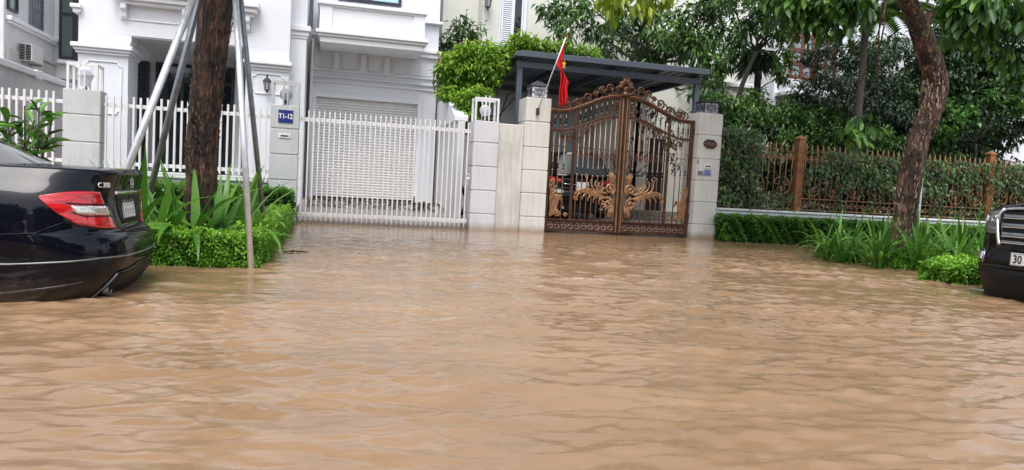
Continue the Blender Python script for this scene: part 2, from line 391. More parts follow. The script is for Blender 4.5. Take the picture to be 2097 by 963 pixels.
def limb(mb, a, b, r0, r1, k=5, wob=.06, n=7):
    a, b = Vector(a), Vector(b); L = (b-a).length
    pts = [a.lerp(b, i/k) + Vector((rnd.uniform(-1, 1), rnd.uniform(-1, 1), rnd.uniform(-1, 1))) * (wob*L if 0 < i < k else 0) for i in range(k+1)]
    mb.tube(pts, [r0 + (r1-r0)*i/k for i in range(k+1)], n)
# ---------------------------------------------------------------- car body surfaces
def tab(t, z):
    return float(np.interp(z, [a for a, b in t], [b for a, b in t]))

SEDAN = dict(L=4.58, ar=.62, af=.85,
    nr=[(.1, 3.2), (.62, 3.2), (.70, 3.6), (1.05, 3.6)], nf=[(.1, 2.8), (1.0, 2.8)],
    xr=[(.0, .30), (.12, .22), (.20, .13), (.27, .07), (.34, .03), (.44, .0), (.53, .005), (.60, .02), (.645, .06), (.665, .10), (.72, .115), (.80, .13), (.90, .13), (.98, .12), (1.05, .10), (1.075, .09), (1.09, .10)],
    xf=[(.0, .25), (.2, .05), (.45, .0), (.6, .06), (.8, .22), (.95, .42), (1.06, .6)],
    w=[(.0, .74), (.12, .80), (.20, .845), (.30, .87), (.45, .885), (.60, .887), (.75, .88), (.86, .86), (.93, .83), (.99, .79), (1.05, .755), (1.09, .73)])
SUV = dict(L=4.95, ar=.60, af=.80,
    nr=[(0, 3.4), (1.2, 3.4)], nf=[(0., 2.35), (1.3, 2.5)],
    xr=[(.2, .10), (.35, .02), (.6, .0), (.8, .05), (1.2, .10)],
    xf=[(.15, .14), (.30, .08), (.40, .03), (.52, .0), (.66, .0), (.74, .035), (.80, .05), (.95, .055), (1.10, .075), (1.18, .09), (1.24, .12), (1.29, .20)],
    w=[(.15, .93), (.3, .96), (.5, .985), (.9, .99), (1.05, .98), (1.15, .965), (1.22, .945), (1.29, .90)])
HATCH = dict(L=4.4, ar=.55, af=.7,
    nr=[(0, 3.2), (1.2, 3.2)], nf=[(0., 2.8), (1.3, 2.8)],
    xr=[(.15, .16), (.3, .03), (.5, .0), (.62, .02), (.70, .10), (.95, .12), (1.05, .15)],
    xf=[(.15, .2), (.4, .0), (.7, .1), (.9, .3), (1.05, .5)],
    w=[(.15, .80), (.3, .86), (.5, .9), (.8, .9), (.95, .87), (1.05, .83)])

def ring_pt(P, q, z):
    """q 0..1 rear quarter, 1..2 side, 2..3 front quarter; x forward from the tail, y to the side."""
    w = tab(P['w'], z)
    if q <= 1:
        n = tab(P['nr'], z); th = q * math.pi / 2
        c, s = math.cos(th), math.sin(th)
        r = (abs(c)**n + abs(s)**n)**(-1 / n)
        return (tab(P['xr'], z) + P['ar'] * (1 - r * c), w * r * s, z)
    if q >= 2:
        n = tab(P['nf'], z); th = (3 - q) * math.pi / 2
        c, s = math.cos(th), math.sin(th)
        r = (abs(c)**n + abs(s)**n)**(-1 / n)
        return (P['L'] - tab(P['xf'], z) - P['af'] * (1 - r * c), w * r * s, z)
    x0 = tab(P['xr'], z) + P['ar']; x1 = P['L'] - tab(P['xf'], z) - P['af']
    return (x0 + (x1 - x0) * (q - 1), w, z)
# ---------------------------------------------------------------- flood water and ground
def wave_tile(n, size, seed, wind, k_lo, k_hi, spread):
    g = np.random.default_rng(seed)
    kx = np.fft.fftfreq(n, size/n) * 2*np.pi; ky = kx.copy()
    KX, KY = np.meshgrid(kx, ky, indexing='ij'); K = np.hypot(KX, KY) + 1e-9
    c = (KX*math.cos(wind) + KY*math.sin(wind)) / K
    S = K**-3.2 * np.exp(-(k_lo/K)**2) * np.exp(-(K/k_hi)**2) * np.abs(c)**spread
    h = np.real(np.fft.ifft2(np.sqrt(S) * (g.normal(size=K.shape) + 1j*g.normal(size=K.shape))))
    return h / h.std()
def sample(t, size, X, Y, ang=0., ox=0., oy=0.):
    n = t.shape[0]; c, s = math.cos(ang), math.sin(ang)
    u = ((c*X - s*Y + ox) / size * n) % n; v = ((s*X + c*Y + oy) / size * n) % n
    i = np.floor(u).astype(int) % n; j = np.floor(v).astype(int) % n; fu = u - np.floor(u); fv = v - np.floor(v)
    i1 = (i+1) % n; j1 = (j+1) % n
    return (t[i, j]*(1-fu)+t[i1, j]*fu)*(1-fv) + (t[i, j1]*(1-fu)+t[i1, j1]*fu)*fv
T1 = wave_tile(512, 9.7, 3, R(80), 2*math.pi/.42, 2*math.pi/.09, 7)
T2 = wave_tile(512, 6.1, 5, R(100), 2*math.pi/.22, 2*math.pi/.05, 5)
T3 = wave_tile(512, 23.0, 8, R(68), 2*math.pi/3.0, 2*math.pi/.6, 8)
xs = np.concatenate([[-60, -40, -25, -18], np.arange(-13, -5, .06), np.arange(-5, 9, .028), np.arange(9, 22.01, .05), [26, 34, 50, 80]])
ys = np.concatenate([[-60, -35, -18, -8], np.arange(-3, 1, .08), np.arange(1, 6, .017), np.arange(6, 15.6, .030), [17., 22, 40]])
X, Y = np.meshgrid(xs, ys, indexing='ij')
Z = 0.0058*sample(T1, 9.7, X, Y) + .0026*sample(T2, 6.1, X, Y, R(9), 2, 5) + .0050*sample(T3, 23., X, Y)
Z = Z + 16*np.maximum(Z, 0)**2                                           # peaked crests, flat troughs
calm = 1 - .78*np.clip((Y-9.5)/4.0, 0, 1)                                  # the flow lies flatter between the kerb and the fences
calm *= .55 + .75*np.clip(.5+.22*sample(T3, 23., X*.55+3, Y*.9, R(20), 4, 9), 0, 1)      # smoother slicks between rougher patches
calm *= 1 - .5*np.exp(-((X+3.)/3.5)**2 - ((Y-7.)/1.2)**2)
Z *= calm; Zc = Z.copy(); Z[(X < -13.1) | (X > 22) | (Y < -3.1)] = 0
# two long bow waves left by passing traffic, crossing the view
for y0, sl, a, w in ((8.9, -.02, .030, .09), (7.3, .03, .034, .11), (6.5, .10, .020, .09), (5.7, -.05, .018, .14), (10.3, .03, .020, .08), (11.6, .01, .012, .07)):
    yy = Y - (y0 + sl*(X-2) + .10*np.sin(X*1.1+y0) + .05*np.sin(X*3.1+2*y0))
    Z += a*np.exp(-(yy/w)**2)*np.exp(-((X-2.2)/2.6)**2)*(.7+.3*np.sin(X*5+y0))
froth_highlight = np.clip((Z - .017)/.026, 0, 1) * (Y > 4.2)                              # aerated crests, their pale colour also painting in crest highlights
nx, ny = Z.shape
me = bpy.data.meshes.new('flood_water')
co = np.stack([X, Y, Z], -1).reshape(-1, 3).astype(np.float32)
me.vertices.add(len(co)); me.vertices.foreach_set('co', co.ravel())
ii, jj = np.meshgrid(np.arange(nx-1), np.arange(ny-1), indexing='ij'); a0 = (ii*ny+jj).ravel()
F = np.stack([a0, a0+ny, a0+ny+1, a0+1], 1).astype(np.int32)
me.loops.add(F.size); me.loops.foreach_set('vertex_index', F.ravel())
me.polygons.add(len(F)); me.polygons.foreach_set('loop_start', (np.arange(len(F))*4).astype(np.int32)); me.polygons.foreach_set('loop_total', np.full(len(F), 4, np.int32))
me.polygons.foreach_set('use_smooth', np.ones(len(F), bool)); me.update(calc_edges=True)
at = me.attributes.new('froth_highlight', 'FLOAT', 'POINT'); at.data.foreach_set('value', froth_highlight.astype(np.float32).ravel())
mt, nt, p = mat_base('muddy_flood_water')
n1 = N(nt, 'ShaderNodeTexNoise', Scale=.9, Detail=5, Roughness=.6); nt.links.new(coords(nt, (.6, 1.6, 1)), n1.inputs['Vector'])
c = ramp(nt, n1.outputs['Fac'], [(.3, (.245, .153, .082)), (.7, (.345, .222, .128))]); fa = N(nt, 'ShaderNodeAttribute', attribute_name='froth_highlight'); fn = N(nt, 'ShaderNodeTexNoise', Scale=26, Detail=6, Roughness=.7); nt.links.new(coords(nt, (.7, 1.2, 1)), fn.inputs['Vector'])
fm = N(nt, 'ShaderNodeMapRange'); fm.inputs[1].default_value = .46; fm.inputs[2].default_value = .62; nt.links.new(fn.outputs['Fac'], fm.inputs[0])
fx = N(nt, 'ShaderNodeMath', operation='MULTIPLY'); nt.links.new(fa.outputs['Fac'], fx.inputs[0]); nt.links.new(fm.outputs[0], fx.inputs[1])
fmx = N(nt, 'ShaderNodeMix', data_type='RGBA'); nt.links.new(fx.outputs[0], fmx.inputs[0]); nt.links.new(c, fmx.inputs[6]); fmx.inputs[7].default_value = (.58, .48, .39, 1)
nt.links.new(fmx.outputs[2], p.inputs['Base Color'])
p.inputs['Roughness'].default_value = .03; p.inputs['IOR'].default_value = 1.38; p.inputs['Specular IOR Level'].default_value = .75
n2 = N(nt, 'ShaderNodeTexNoise', Scale=11, Detail=6, Roughness=.62); nt.links.new(coords(nt, (.45, 1.7, 1)), n2.inputs['Vector'])
b = N(nt, 'ShaderNodeBump', Strength=.8, Distance=.0048); nt.links.new(n2.outputs['Fac'], b.inputs['Height'])
n4 = N(nt, 'ShaderNodeTexNoise', Scale=30, Detail=3, Roughness=.5); nt.links.new(coords(nt, (.6, 1.4, 1)), n4.inputs['Vector'])
b2 = N(nt, 'ShaderNodeBump', Strength=.6, Distance=.0016); nt.links.new(n4.outputs['Fac'], b2.inputs['Height']); nt.links.new(b.outputs[0], b2.inputs['Normal']); nt.links.new(b2.outputs[0], p.inputs['Normal'])
me.materials.append(mt)
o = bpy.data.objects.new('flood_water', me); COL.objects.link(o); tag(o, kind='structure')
B('ground', M['concrete'], None, (-120, 120, -60, 140, -1.2, -.45), bevel=0, kind='structure')
B('road', paint('asphalt', (.05, .05, .05), rough=.8), None, (-60, 60, -6, 7.4, -.449, -.27), bevel=0, kind='structure')
B('pavement', M['concrete'], None, (-60, 60, 7.4, 15.2, -.449, -.12), bevel=.02, kind='structure')
# driveway ramp of the white villa and the yards behind the fences
MB().prism_yz([(15.25, -.4), (15.25, .06), (16.9, .40), (18.7, .43), (18.7, -.4)], -.55, 2.75).build('driveway', M['concrete'], kind='structure')
B('yard_left', M['concrete'], None, (-6.5, -.56, 15.3, 18.9, -.44, .30), bevel=0, kind='structure')
B('yard_right', M['concrete'], None, (2.76, 30, 15.5, 22, -.44, .22), bevel=0, kind='structure')

# ---------------------------------------------------------------- the white villa behind the white fence
V = thing('white_villa', (-1.2, 17, .3), 'white plastered villa with roller garage door, balcony and dark-framed porch windows', 'villa')
W, W2 = M['white'], M['white2']
B('wall', W, V, (-4.97, -.87, 16.8, 19.6, 3.62, 9.2), (-4.97, -4.04, 16.8, 17.6, .25, 3.62), (-1.75, -.87, 16.8, 18.8, .25, 3.62), (-4.97, -1.75, 18.80, 26, .2, 3.62),
  (-.45, -.31, 18.5, 18.9, .3, 9.2), (2.14, 2.59, 18.5, 18.9, .3, 9.2), (-.31, 2.14, 18.5, 18.9, 2.87, 9.2), (-1.75, 2.59, 18.9, 26, .2, 9.2), (-4.97, -1.75, 19.6, 26, 3.62, 9.2), bevel=.004)
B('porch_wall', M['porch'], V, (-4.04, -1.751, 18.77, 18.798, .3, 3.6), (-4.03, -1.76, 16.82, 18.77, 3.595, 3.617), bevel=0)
B('pier', W2, V, (-.97, -.54, 17.2, 18.5, .25, 3.97), (-.97, -.54, 17.2, 18.5, 4.26, 9.2), bevel=.006)
B('cornice', W2, V, (-1.02, -.45, 17.12, 18.49, 4.13, 4.25), (-1.0, -.49, 17.16, 18.49, 4.03, 4.128), (-.985, -.52, 17.18, 18.49, 3.97, 4.028), bevel=.012)
B('cornice', W2, V, (-5.08, -3.94, 16.66, 17.7, 3.29, 3.38), (-5.04, -3.98, 16.70, 17.68, 3.235, 3.288), (-5.01, -4.01, 16.74, 17.65, 3.18, 3.233), bevel=.015)
B('cornice', W2, V, (-1.80, -.80, 16.66, 17.1, 3.27, 3.35), (-1.78, -.84, 16.72, 17.1, 3.20, 3.268), (-1.76, -.86, 16.76, 17.1, 3.15, 3.198), bevel=.015)
B('cornice', W2, V, (-4.36, -1.50, 16.50, 16.8, 4.40, 4.52), (-4.30, -1.55, 16.56, 16.8, 4.30, 4.398), (-4.24, -1.60, 16.64, 16.8, 4.23, 4.298), bevel=.012)
B('cornice', W2, V, (-5.1, -4.9, 16.68, 17.3, 4.06, 4.14), (-5.06, -4.92, 16.72, 17.3, 3.97, 4.058), bevel=.01)
for x in (-4.12, -2.96, -1.74):
    MB().prism_yz([(16.8, 3.93), (16.8, 4.23), (16.62, 4.23), (16.62, 4.13), (16.68, 4.08), (16.70, 3.97), (16.76, 3.93)], x-.055, x+.055).build('bracket', W2, V, bevel=.008)
# chamfered corbel at the porch mouth
MB().prism_xz([(-4.04, 3.36), (-4.04, 3.619), (-3.99, 3.619), (-3.99, 3.52), (-4.03, 3.40)], 16.8, 17.3).build('corbel', W2, V)
def moulding(pts, y, parent, r=.016, closed=False, mat=W2, name='moulding'):
    mb = MB()
    if closed: pts = pts + [pts[0]]
    for a, b in zip(pts[:-1], pts[1:]): mb.tube([(a[0], y, a[1]), (b[0], y, b[1])], r, 6, smooth=False)
    return mb.build(name, mat, parent)
def bracket_panel(x0, x1, z0, z1, c=.08):
    return [(x0+c, z0), (x1-c, z0), (x1-c, z0+c*.5), (x1, z0+c), (x1, z1-c), (x1-c*.5, z1-c), (x1-c, z1), (x0+c, z1), (x0+c, z1-c*.5), (x0, z1-c), (x0, z0+c), (x0+c*.5, z0+c)]
moulding([(-4.2, 4.2), (-4.2, 3.94), (-1.66, 3.94), (-1.66, 4.2)], 16.79, V)
moulding(bracket_panel(-4.86, -4.16, 2.0, 3.05), 16.79, V, closed=True)
moulding(bracket_panel(-1.62, -.96, 2.66, 3.08), 16.79, V, closed=True)
# garage lintel, panels and cornices
B('garage_surround', W2, V, (-.40, -.312, 18.46, 18.5, .42, 2.96), (2.142, 2.24, 18.46, 18.5, .42, 2.96), (-.312, 2.142, 18.46, 18.5, 2.871, 2.96), (-.44, 2.585, 18.45, 18.5, 3.22, 3.255), (-.44, 2.585, 18.43, 18.5, 3.34, 3.37), (-.44, 2.585, 18.45, 18.5, 3.50, 3.54), bevel=.006)
B('pilaster', W2, V, (.06, .20, 18.45, 18.5, 3.56, 3.96), (.03, .23, 18.44, 18.5, 3.541, 3.60), bevel=.006)
B('pilaster', W2, V, (.70, .84, 18.45, 18.5, 3.56, 3.96), (.67, .87, 18.44, 18.5, 3.541, 3.60), bevel=.006)
B('pilaster', W2, V, (1.28, 1.42, 18.45, 18.5, 3.56, 3.96), (1.25, 1.45, 18.44, 18.5, 3.541, 3.60), bevel=.006)
for a, b in ((-.36, .0), (.26, .64), (.90, 1.22), (1.48, 1.84), (1.92, 2.5)):
    moulding(bracket_panel(a, b, 3.59, 4.05, .05), 18.49, V, r=.012, closed=True)
B('cornice', W2, V, (2.07, 2.66, 18.38, 18.5, 4.13, 4.20), (2.07, 2.63, 18.42, 18.5, 4.02, 4.128), bevel=.01)
B('cornice', W2, V, (2.12, 2.66, 18.38, 18.5, 4.86, 4.93), bevel=.01)
# balcony
bal = B('balcony', W2, V, (-.26, 2.07, 17.32, 17.46, 4.24, 4.76), (-.26, -.12, 17.46, 18.49, 4.24, 4.76), (1.93, 2.07, 17.46, 18.49, 4.24, 4.76),
  (-.35, 2.18, 17.20, 18.49, 4.16, 4.239), (-.31, 2.13, 17.25, 18.49, 4.10, 4.158), (-.26, 2.07, 17.30, 18.49, 3.97, 4.098), bevel=.01)
B('coping', W2, bal, (-.33, 2.13, 17.24, 17.52, 4.80, 4.88), (-.30, 2.10, 17.28, 17.49, 4.761, 4.799), (-.33, -.08, 17.52, 18.49, 4.80, 4.88), (1.88, 2.13, 17.52, 18.49, 4.80, 4.88), bevel=.01)
B('corner_post', W2, bal, (-.28, .0, 17.29, 17.319, 4.241, 4.76), bevel=.004)
B('corner_post', W2, bal, (1.82, 2.09, 17.29, 17.319, 4.241, 4.76), bevel=.004)
# drain pipe in the corner
B('drain_head', M['drain'], V, (-.50, -.36, 18.30, 18.44, 4.28, 4.42), bevel=.01)
MB().tube([(-.43, 18.38, 4.28), (-.43, 18.38, .4)], .04, 10).build('drain_pipe', M['drain'], V)
# roller door: curved slats
mb = MB(); z = .44; rows = []
while z < 2.87:
    for dz, dy in ((0, .018), (.008, .0), (.034, -.010), (.058, .0), (.066, .018)): rows.append([(x, 18.56 + dy, min(z+dz, 2.872)) for x in (-.31, 2.14)])
    z += .067
mb.grid(rows, smooth=False, flip=True); 
rd = mb.build('roller_door', M['shutter'], V)
B('bottom_bar', M['rubber'], rd, (-.30, 2.13, 18.50, 18.545, .435, .475), bevel=0)
# porch windows and doors
def window(parent, x0, x1, z0, z1, y, ncol, rows_=(), fr=.05, frame=None, pane=None, name='window', d=.06, bars=0):
    frame = frame or M['navyframe']; pane = pane or M['glass']
    mb = MB(); mb.box(x0, x0+fr, y-d, y, z0, z1).box(x1-fr, x1, y-d, y, z0, z1).box(x0+fr, x1-fr, y-d, y, z1-fr, z1).box(x0+fr, x1-fr, y-d, y, z0, z0+fr)
    w = (x1-x0)/ncol
    for i in range(1, ncol): mb.box(x0+i*w-fr*.5, x0+i*w+fr*.5, y-d+.004, y, z0+fr, z1-fr)
    for zz in rows_: mb.box(x0+fr, x1-fr, y-d+.008, y, zz-fr*.5, zz+fr*.5)
    for i in range(bars): 
        xx = x0 + (i+.5)*(x1-x0)/bars; mb.box(xx-.008, xx+.008, y-d+.012, y, z0+fr, z1-fr)
    f = mb.build(name, frame, parent)
    B('pane', pane, f, (x0+fr*.5, x1-fr*.5, y-.022, y-.010, z0+fr*.5, z1-fr*.5), bevel=0)
    return f
window(V, -4.6, -4.06, .45, 3.38, 18.76, 1, (3.0,), .06, name='door')
window(V, -3.92, -2.20, .45, 3.38, 18.76, 3, (3.0,), .07, name='door')
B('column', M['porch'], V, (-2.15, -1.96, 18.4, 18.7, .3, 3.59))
window(V, .12, 1.62, 5.20, 6.6, 18.5, 2, (), .07, pane=M['glassb'])
window(V, -3.2, -2.0, 4.62, 6.3, 16.8, 2, (), .07)
# clutter seen through the porch fence
for x, zz in ((-2.62, 1.95), (-2.30, 2.0)):
    o = MB().ball((x, 16.3, zz), .13, 14).lathe((x, 16.3, .3), [(.05, 0), (.03, .1), (.03, zz-.43)], 10).build('garden_lamp', M['lampgrey'])
    tag(o, 'dim round globe lamp on a thin post behind the white fence, ' + ('left one of two' if x < -2.5 else 'right one of two'), 'lamp', 'globe lamps in the porch yard')

# wall lantern
def wall_lantern(loc, s, label, mat=M['blackmetal']):
    x, y, z = loc
    t = thing('wall_lantern', loc, label, 'lantern')
    b = MB(); b.box(x-.03*s, x+.03*s, y-.02, y, z-.10*s, z+.10*s); b.tube([(x, y-.02, z+.02*s), (x, y-.07*s, z+.08*s), (x, y-.12*s, z+.06*s)], .010*s, 6)
    b.build('bracket', mat, t)
    c = (x, y-.12*s, z-.12*s)
    MB().lathe(c, [(.005, -.05*s), (.02*s, -.04*s), (.012*s, -.02*s), (.045*s, 0), (.04*s, .01*s)], 6).lathe(c, [(.085*s, .155*s), (.075*s, .17*s), (.05*s, .205*s), (.02*s, .225*s), (.012*s, .24*s), (.02*s, .255*s), (.004*s, .30*s)], 6).build('cap', mat, t)
    g = MB().lathe(c, [(.04*s, .01*s), (.062*s, .155*s)], 6, smooth=False).build('lantern_glass', M['lampgrey'], t)
    m2 = MB()
    for k in range(6):
        a = k*math.pi/3; m2.tube([(c[0]+.042*s*math.cos(a), c[1]+.042*s*math.sin(a), c[2]), (c[0]+.066*s*math.cos(a), c[1]+.066*s*math.sin(a), c[2]+.16*s)], .005*s, 5)
    m2.build('cage', mat, g)
wall_lantern((-1.30, 16.78, 2.86), 1.15, 'small black carriage lantern on the white wall above the white fence')

# boundary wall running back from the fence, left
w = thing('boundary_wall', (-6.6, 18, 0), 'weathered grey boundary wall with a sloping coping beside the white villa', 'wall')
B('wall', M['oldwall'], w, (-6.68, -6.5, 15.4, 21.6, .2, 2.84), bevel=.01)
B('coping', M['dirtywhite'], w, (-6.78, -6.42, 15.4, 21.7, 2.841, 2.98), bevel=.015)
B('joint', M['dirtywhite'], w, (-6.80, -6.40, 18.9, 19.25, 2.80, 3.0), bevel=.01)
# neighbour villa on the far left
Nn_ = thing('neighbour_villa', (-10, 23, 0), 'white neighbour villa at the far left edge with barred and dark-framed windows', 'villa')
DW = M['dirtywhite']
B('wall', DW, Nn_, (-14, -8.0, 21.35, 30, .2, 9.5), (-7.999, -7.0, 24.85, 30, .2, 9.5), bevel=.01)
B('cornice', M['white2'], Nn_, (-8, -7.86, 21.45, 25.02, 4.47, 4.58), (-8, -7.9, 21.5, 24.9, 4.40, 4.468), bevel=.012)
B('cornice', M['oldwall'], Nn_, (-8, -7.88, 23.3, 25.02, 3.80, 3.90), (-8, -7.95, 21.5, 25, 3.4, 3.798), bevel=.012)
B('sill', M['white2'], Nn_, (-7.87, -6.98, 24.70, 24.85, 3.88, 3.98), bevel=.01)
# side windows (plane x = -8)
def side_window(parent, xw, y0, y1, z0, z1, n, frame, pane, bars=0, name='window'):
    mb = MB(); f = .06
    mb.box(xw, xw+.06, y0, y0+f, z0, z1).box(xw, xw+.06, y1-f, y1, z0, z1).box(xw, xw+.06, y0+f, y1-f, z0, z0+f).box(xw, xw+.06, y0+f, y1-f, z1-f, z1)
    for i in range(1, n): yy = y0+(y1-y0)*i/n; mb.box(xw, xw+.055, yy-.03, yy+.03, z0+f, z1-f)
    for i in range(bars): yy = y0+(y1-y0)*(i+.5)/bars; mb.box(xw+.06, xw+.08, yy-.012, yy+.012, z0, z1)
    for i in range(6 if bars else 0): zz = z0+(z1-z0)*(i+.5)/6; mb.box(xw+.062, xw+.078, y0, y1, zz-.01, zz+.01)
    fo = mb.build(name, frame, parent)
    B('pane', pane, fo, (xw+.01, xw+.02, y0+.03, y1-.03, z0+.03, z1-.03), bevel=0)
side_window(Nn_, -8, 21.5, 22.1, 4.74, 6.4, 1, M['navyframe'], M['glassg'])
side_window(Nn_, -8, 22.92, 23.85, 4.62, 6.6, 1, M['galvd'], M['curtain'], bars=5)
window(Nn_, -7.85, -7.42, 4.03, 6.6, 24.84, 1, (5.35,), .07, pane=M['glassg'])
window(Nn_, -7.42, -7.02, 3.98, 6.6, 24.80, 2, (5.35,), .06, pane=M['glassg'])
o = MB().prism_yz([(22.6, 3.1), (24.3, 3.12), (23.6, 3.32)], -7.5, -6.75).build('awning', M['steelblue']); tag(o, 'small dark pitched awning behind the boundary wall at far left', 'awning')
ac = thing('air_conditioner', (-7.84, 22.6, 3.55), 'grimy white air conditioner unit on the side wall of the far left villa', 'air conditioner')
B('casing', M['acwhite'], ac, (-7.97, -7.66, 22.22, 23.0, 3.57, 4.02), bevel=.012)
mb = MB()
for i in range(10): mb.box(-7.95, -7.83, 22.205, 22.219, 3.60+i*.041, 3.625+i*.041).box(-7.81, -7.69, 22.205, 22.219, 3.60+i*.041, 3.625+i*.041)
mb.build('grille', M['black'], ac); B('bracket', M['galvd'], ac, (-8, -7.66, 22.3, 22.34, 3.52, 3.56), (-8, -7.66, 22.88, 22.92, 3.52, 3.56), bevel=0)

# ---------------------------------------------------------------- cream villa behind the bronze gate
C = thing('cream_villa', (9, 22, .1), 'cream villa behind the carport with white louvred shutters and a pale wall', 'villa')
B('wall', M['cream'], C, (3.25, 4.35, 22.6, 30, .1, 9.5), (4.351, 13.3, 22.0, 30, .1, 9.5), (7.4, 12.6, 20.0, 21.999, .1, 4.45), bevel=.01)
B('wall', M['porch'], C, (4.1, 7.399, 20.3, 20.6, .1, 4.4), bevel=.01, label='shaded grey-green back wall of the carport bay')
B('parapet', M['cream'], C, (2.9, 4.5, 21.8, 22.0, 4.0, 4.85), (2.86, 4.54, 21.74, 22.06, 4.851, 4.97), bevel=.015)
B('cornice', M['white2'], C, (8.2, 13.4, 21.86, 22.0, 6.12, 6.24), (8.3, 13.35, 21.92, 22.0, 6.0, 6.119), (7.35, 12.7, 19.9, 20.0, 4.3, 4.42), bevel=.012)
def louvre(parent, x0, x1, z0, z1, y, name='shutter'):
    mb = MB(); mb.box(x0, x0+.05, y-.05, y, z0, z1).box(x1-.05, x1, y-.05, y, z0, z1).box(x0+.05, x1-.05, y-.05, y, z0, z0+.06).box(x0+.05, x1-.05, y-.05, y, z1-.06, z1)
    zz = z0+.08
    while zz < z1-.08:
        mb.add([(x0+.05, y-.045, zz), (x1-.05, y-.045, zz), (x1-.05, y-.01, zz+.05), (x0+.05, y-.01, zz+.05), (x0+.05, y-.038, zz-.006), (x1-.05, y-.038, zz-.006), (x1-.05, y-.004, zz+.044), (x0+.05, y-.004, zz+.044)],
               [(0,1,2,3), (7,6,5,4), (0,4,5,1), (3,2,6,7)]); zz += .062
    return mb.build(name, M['white2'], parent)
B('door_surround', M['white2'], C, (4.86, 4.92, 21.93, 22, 5.1, 7.6), (5.62, 5.72, 21.93, 22, 5.1, 7.6), bevel=.01)
f = B('window', M['white2'], C, (5.30, 5.34, 21.95, 22, 5.1, 7.6), (5.56, 5.61, 21.95, 22, 5.1, 7.6), bevel=0); B('pane', M['glass'], f, (5.34, 5.56, 21.985, 21.996, 5.1, 7.6), bevel=0)
louvre(C, 4.93, 5.30, 5.1, 7.6, 21.99); louvre(C, 11.95, 12.55, 6.4, 7.6, 21.99)
B('door', M['navyframe'], C, (9.1, 9.65, 19.96, 20, .35, 2.6), bevel=0)
B('step', M['concrete'], C, (8.4, 10.6, 19.2, 20, .1, .30), (8.4, 10.6, 19.5, 20, .301, .48), bevel=.01)
wall_lantern((4.47, 21.98, 6.45), 1.7, 'square grey lantern on the cream villa wall beside the louvred shutter')
# right-hand villa seen through the trees
Rv = thing('timber_window_villa', (16, 21, .1), 'white villa behind the trees at right with red-brown timber windows', 'villa')
B('wall', M['white'], Rv, (13.25, 26, 20.2, 28, .1, 9.5), bevel=.01)
B('bay', M['white'], Rv, (13.4, 15.3, 19.75, 20.2, 4.3, 4.68), (13.3, 15.4, 19.65, 20.2, 4.18, 4.299), bevel=.01)
window(Rv, 13.55, 14.42, 4.7, 6.1, 19.98, 2, (5.2, 5.6), .12, frame=M['brownwood'], pane=M['curtain'], bars=0)
window(Rv, 14.46, 15.2, 4.7, 6.1, 19.98, 2, (5.2, 5.6), .10, frame=M['brownwood'], pane=M['curtain'])
mb = MB(); mb.box(13.30, 13.8, 19.7, 19.74, 6.1, 6.16).box(13.30, 13.8, 19.7, 19.74, 6.9, 6.96)
for i in range(6): mb.tube([(13.3+i*.1, 19.72, 6.12), (13.3+(i*.1+.25) % .5, 19.72, 6.93)], .012, 5).tube([(13.8-i*.1, 19.72, 6.12), (13.8-(i*.1+.25) % .5, 19.72, 6.93)], .012, 5)
mb.build('railing', M['navyframe'], Rv)
B('column', M['white2'], Rv, (20.2, 20.5, 19.2, 19.5, .1, 6), (20.62, 20.72, 19.3, 19.5, .1, 6), bevel=.02)
# sloping garden wall between the two plots
w = thing('garden_wall', (2.8, 16.5, 0), 'white sloping garden wall leaning toward the fence beside the roller garage', 'wall')
B('wall', M['dirtywhite'], w, (2.70, 2.86, 15.7, 18.4, .1, 2.3), bevel=.01)
MB().prism_yz([(15.7, 2.301), (15.7, 2.42), (17.0, 2.95), (18.4, 2.95), (18.4, 2.301)], 2.62, 2.92).build('coping', M['white2'], w, bevel=.012)
w = thing('plot_wall', (3.7, 15.3, 0), 'low streaked cream wall between the white and cream gate pillars', 'wall')
B('wall', M['streaky'], w, (3.471, 4.029, 15.16, 15.34, -.3, 2.27), bevel=.012)

# ---------------------------------------------------------------- carport
cp = thing('carport', (6.5, 18.5, .1), 'dark blue-grey steel carport behind the bronze gate', 'carport')
SB = M['steelblue']
MB().prism_xz([(4.02, 3.95), (4.10, 4.03), (4.22, 4.05), (8.88, 4.05), (8.88, 3.915), (4.06, 3.915)], 16.3, 16.42).build('fascia', SB, cp, bevel=.008)
B('beam', SB, cp, (4.14, 8.80, 16.5, 16.62, 3.70, 3.84), bevel=.006)
B('beam', SB, cp, (4.14, 8.80, 20.0, 20.12, 3.62, 3.76), bevel=.006)
for x in (4.2, 5.35, 6.5, 7.65, 8.7): B('rafter', SB, cp, (x, x+.08, 16.621, 19.999, 3.78, 3.92), bevel=0)
mb = MB(); n = 0
x = 4.08
prof = []
while x < 8.9: prof += [(x, 3.935), (x+.03, 3.97), (x+.09, 3.97), (x+.12, 3.935)]; x += .24
mb.grid([[(px_, 16.43, pz) for px_, pz in prof], [(px_, 20.4, pz) for px_, pz in prof]], smooth=False)
mb.grid([[(px_, 16.43, pz-.012) for px_, pz in prof], [(px_, 20.4, pz-.012) for px_, pz in prof]], smooth=False, flip=True)
mb.build('roof_sheet', M['roofsheet'], cp)
for x, y in ((8.66, 16.5), (8.66, 20.0), (4.16, 20.0), (4.16, 16.5)): B('post', SB, cp, (x, x+.12, y, y+.12, .1, 3.69 if y < 18 else 3.61), bevel=.006)
